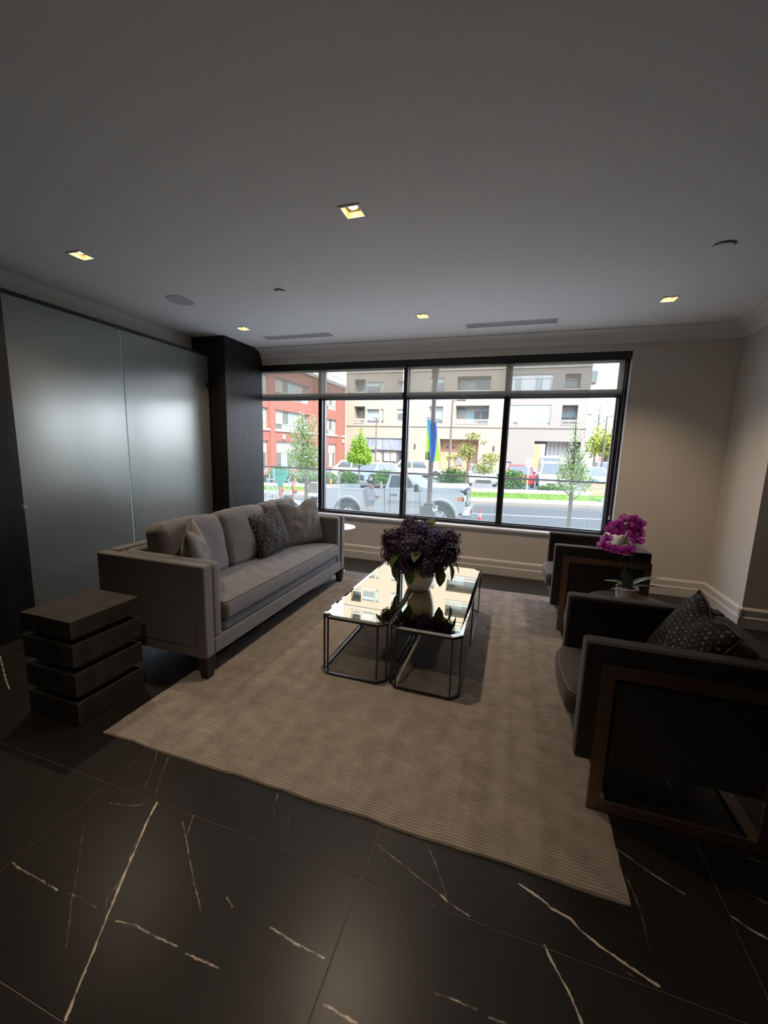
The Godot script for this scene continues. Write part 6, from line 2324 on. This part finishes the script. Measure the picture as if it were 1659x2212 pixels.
func boughs_up(r: RandomNumberGenerator, trunk_top: float, y0: float, y1: float, spread: float, rise: float, n: int) -> Array:
	var out := []
	for k in n:
		var y := lerpf(y0, y1, float(k) / maxi(1, n - 1))
		var a := k * 2.4 + r.randf()
		var sp := spread * r.randf_range(0.7, 1.1) * (1.0 - 0.5 * (y - y0) / maxf(0.01, trunk_top - y0))
		var d := Vector3(cos(a), 0, sin(a)) * sp
		out.append([Vector3(0, y, 0), Vector3(0, y + rise * 0.35, 0) + d * 0.55, Vector3(0, y + rise, 0) + d])
	return out

func build_planting() -> void:
	var r := RandomNumberGenerator.new()
	r.seed = 99
	# two young blossoming street trees on our side
	var base := Vector3(1.24, gy(1.24) + 0.14, -9.5)
	var o := -base.y
	var t := tree("blossoming_tree", "slender white blossoming tree with straight trunk at right", base, [Vector3(0.0, 0, 0), Vector3(0.0, o + 0.55, 0), Vector3(-0.02, o + 1.3, 0), Vector3(-0.06, o + 2.3, 0)], [0.05, 0.042, 0.026, 0.006], boughs_up(r, o + 2.2, o + 0.5, o + 1.5, 0.40, 0.36, 11), "young street trees in blossom")
	var bl := [[Vector3(0.02, o + 1.02, 0), Vector3(0.36, 0.36, 0.34)], [Vector3(-0.18, o + 1.28, 0.05), Vector3(0.16, 0.30, 0.2)], [Vector3(0.10, o + 1.40, 0), Vector3(0.17, 0.28, 0.2)], [Vector3(-0.05, o + 1.80, 0), Vector3(0.10, 0.36, 0.10)], [Vector3(0.28, o + 0.86, 0), Vector3(0.14, 0.16, 0.15)], [Vector3(-0.28, o + 0.95, 0), Vector3(0.10, 0.18, 0.12)]]
	foliage(t, "foliage", M.leaf_fresh, bl, 1500, 0.030, 1)
	foliage(t, "blossom", M.blossom_white, bl, 1500, 0.027, 2)
	base = Vector3(-5.41, gy(-5.41) + 0.14, -9.8)
	o = -base.y
	t = tree("blossoming_tree", "full leafy blossoming tree in front of the brick building", base, [Vector3(0.0, 0, 0), Vector3(0.0, o + 0.5, 0), Vector3(-0.05, o + 1.2, 0), Vector3(-0.12, o + 2.3, 0)], [0.055, 0.046, 0.03, 0.008], boughs_up(r, o + 2.3, o + 0.45, o + 1.8, 0.5, 0.45, 13), "young street trees in blossom")
	bl = [[Vector3(-0.10, o + 1.25, 0), Vector3(0.50, 0.46, 0.46)], [Vector3(0.18, o + 1.15, 0), Vector3(0.40, 0.42, 0.41)], [Vector3(-0.16, o + 1.80, 0), Vector3(0.31, 0.46, 0.32)], [Vector3(0.20, o + 1.95, 0), Vector3(0.17, 0.44, 0.18)], [Vector3(-0.14, o + 2.22, 0), Vector3(0.14, 0.24, 0.14)], [Vector3(0.0, o + 0.82, 0), Vector3(0.40, 0.22, 0.34)]]
	foliage(t, "foliage", M.leaf_fresh, bl, 4200, 0.030, 3)
	foliage(t, "blossom", M.blossom_white, bl, 3000, 0.027, 4)
	# across the street
	base = Vector3(-9.66, -0.95, -24.6)
	t = tree("young_tree", "fresh green young tree behind the truck bed", base, [Vector3(0, 0, 0), Vector3(0, 1.2, 0), Vector3(0, 3.4, 0)], [0.06, 0.05, 0.015], boughs_up(r, 3.3, 1.2, 2.6, 0.7, 0.5, 9), "")
	foliage(t, "foliage", M.leaf_spring, [[Vector3(0.05, 2.0, 0), Vector3(0.85, 0.7, 0.8)], [Vector3(-0.05, 2.7, 0), Vector3(0.62, 0.6, 0.6)], [Vector3(0.1, 3.35, 0), Vector3(0.25, 0.40, 0.25)], [Vector3(-0.5, 1.75, 0), Vector3(0.5, 0.3, 0.4)], [Vector3(0.55, 1.7, 0), Vector3(0.45, 0.35, 0.4)]], 2600, 0.085, 5)
	base = Vector3(-2.52, gy(-2.52) + 0.25, -23.0)
	o = -base.y
	t = tree("sparse_tree", "thin sparse tree with bare branches across the street", base, [Vector3(0, 0, 0), Vector3(0.02, o - 0.1, 0), Vector3(0.05, o + 0.7, 0), Vector3(0.22, o + 1.7, 0), Vector3(0.15, o + 2.6, 0)], [0.09, 0.075, 0.06, 0.03, 0.01], [[Vector3(0.02, o + 0.3, 0), Vector3(-0.5, o + 0.9, 0.1), Vector3(-1.2, o + 1.25, 0.1)], [Vector3(0.04, o + 0.4, 0), Vector3(0.6, o + 0.8, 0), Vector3(1.5, o + 1.15, 0)], [Vector3(0.04, o + 0.55, 0), Vector3(0.9, o + 1.2, -0.1), Vector3(1.4, o + 1.5, 0)], [Vector3(0.1, o + 1.2, 0), Vector3(0.5, o + 1.75, 0), Vector3(0.95, o + 2.25, 0)], [Vector3(0.05, o + 0.8, 0), Vector3(-0.35, o + 1.4, 0), Vector3(-0.7, o + 1.7, 0)], [Vector3(0.02, o + 0.2, 0), Vector3(0.6, o + 0.35, 0.2), Vector3(1.1, o + 0.45, 0.2)]], "")
	foliage(t, "foliage", M.leaf_olive, [[Vector3(1.3, o + 1.15, 0), Vector3(0.55, 0.35, 0.5)], [Vector3(0.9, o + 0.6, 0.1), Vector3(0.7, 0.35, 0.5)], [Vector3(-0.1, o + 1.5, 0), Vector3(0.55, 0.55, 0.5)], [Vector3(0.25, o + 2.3, 0), Vector3(0.5, 0.28, 0.3)], [Vector3(-0.9, o + 1.15, 0), Vector3(0.4, 0.2, 0.3)], [Vector3(0.85, o + 2.0, 0), Vector3(0.2, 0.12, 0.2)]], 1500, 0.075, 6)
	# clipped bushes behind the low wall
	var bs := [[-12.0, -0.98, 0.62, 0.72, "light green bush at the left edge of truck bed"], [-10.5, -0.96, 0.62, 0.78, "dense green bush behind the truck bed rail"], [-7.75, -0.88, 1.02, 0.92, "wide dark green bush behind the truck cab"], [-3.55, -0.76, 0.92, 1.12, "tall rounded bush with bright top beside sparse tree"], [-0.05, -0.65, 0.88, 1.02, "rounded clipped bush in front of the red car"], [-15.7, -1.08, 0.95, 1.05, "bright green bush below the brick building windows"], [-13.6, -1.02, 0.75, 0.7, "low green bush behind the orange scooters"], [2.3, -0.62, 0.85, 0.32, "low hedge in front of the white parked car"]]
	for i in bs.size():
		var b: Array = bs[i]
		var h := thing("bush", b[4], "bush", Vector3(b[0], b[1], -24.75), 0, "bushes behind the low wall")
		var blob := [[Vector3(0, b[3] * 0.5, 0), Vector3(b[2] * 1.08, b[3] * 0.66, 0.6)]]
		foliage(h, "leaves", M.leaf_bush, blob, 2000, 0.07, 20 + i)
		foliage(h, "young_leaves", M.leaf_bush_light, blob, 700, 0.065, 40 + i)
		var mb := MB.new()
		for k in 5:
			mb.tube([Vector3(-0.2 + k * 0.1, 0, 0), Vector3((-0.2 + k * 0.1) * 3.0 * b[2], b[3] * 0.8, 0)], 0.02, 5)
		put(mb, "stems", M.bark, h)
	# big trees beyond the building
	for a in [[11.9, -62.0, 4.0, 3.0, "large yellow green tree beyond the pale building"], [16.6, -74.0, 4.6, 3.4, "large leafy tree at the far right skyline"], [8.4, -78.0, 3.4, 2.4, "smaller leafy tree beside the building corner"]]:
		t = tree("large_tree", a[4], Vector3(a[0], -0.6, a[1]), [Vector3(0, 0, 0), Vector3(0, 2.2, 0), Vector3(0.2, 5, 0)], [0.35, 0.28, 0.1], boughs_up(r, 5.0, 2.0, 3.6, a[3] * 0.7, 1.6, 7), "large trees in the distance")
		foliage(t, "foliage", M.leaf_far, [[Vector3(0, a[2], 0), Vector3(a[3], 2.3, a[3])], [Vector3(-a[3] * 0.5, a[2] - 0.8, 0), Vector3(a[3] * 0.6, 1.5, a[3] * 0.6)], [Vector3(a[3] * 0.5, a[2] - 0.6, 0), Vector3(a[3] * 0.6, 1.6, a[3] * 0.6)]], 2600, 0.22, int(a[0] * 10))
	t = tree("conifer", "thin sparse conifer rising behind the large trees", Vector3(13.9, -0.6, -82), [Vector3(0, 0, 0), Vector3(0, 6, 0), Vector3(0, 11.2, 0)], [0.22, 0.15, 0.03], boughs_up(r, 11.0, 6.0, 10.6, 1.5, -0.3, 14), "")
	foliage(t, "needles", M.leaf_bush, [[Vector3(0, 8.2, 0), Vector3(1.2, 1.6, 1.2)], [Vector3(0, 10.2, 0), Vector3(0.5, 1.0, 0.5)]], 260, 0.16, 77)
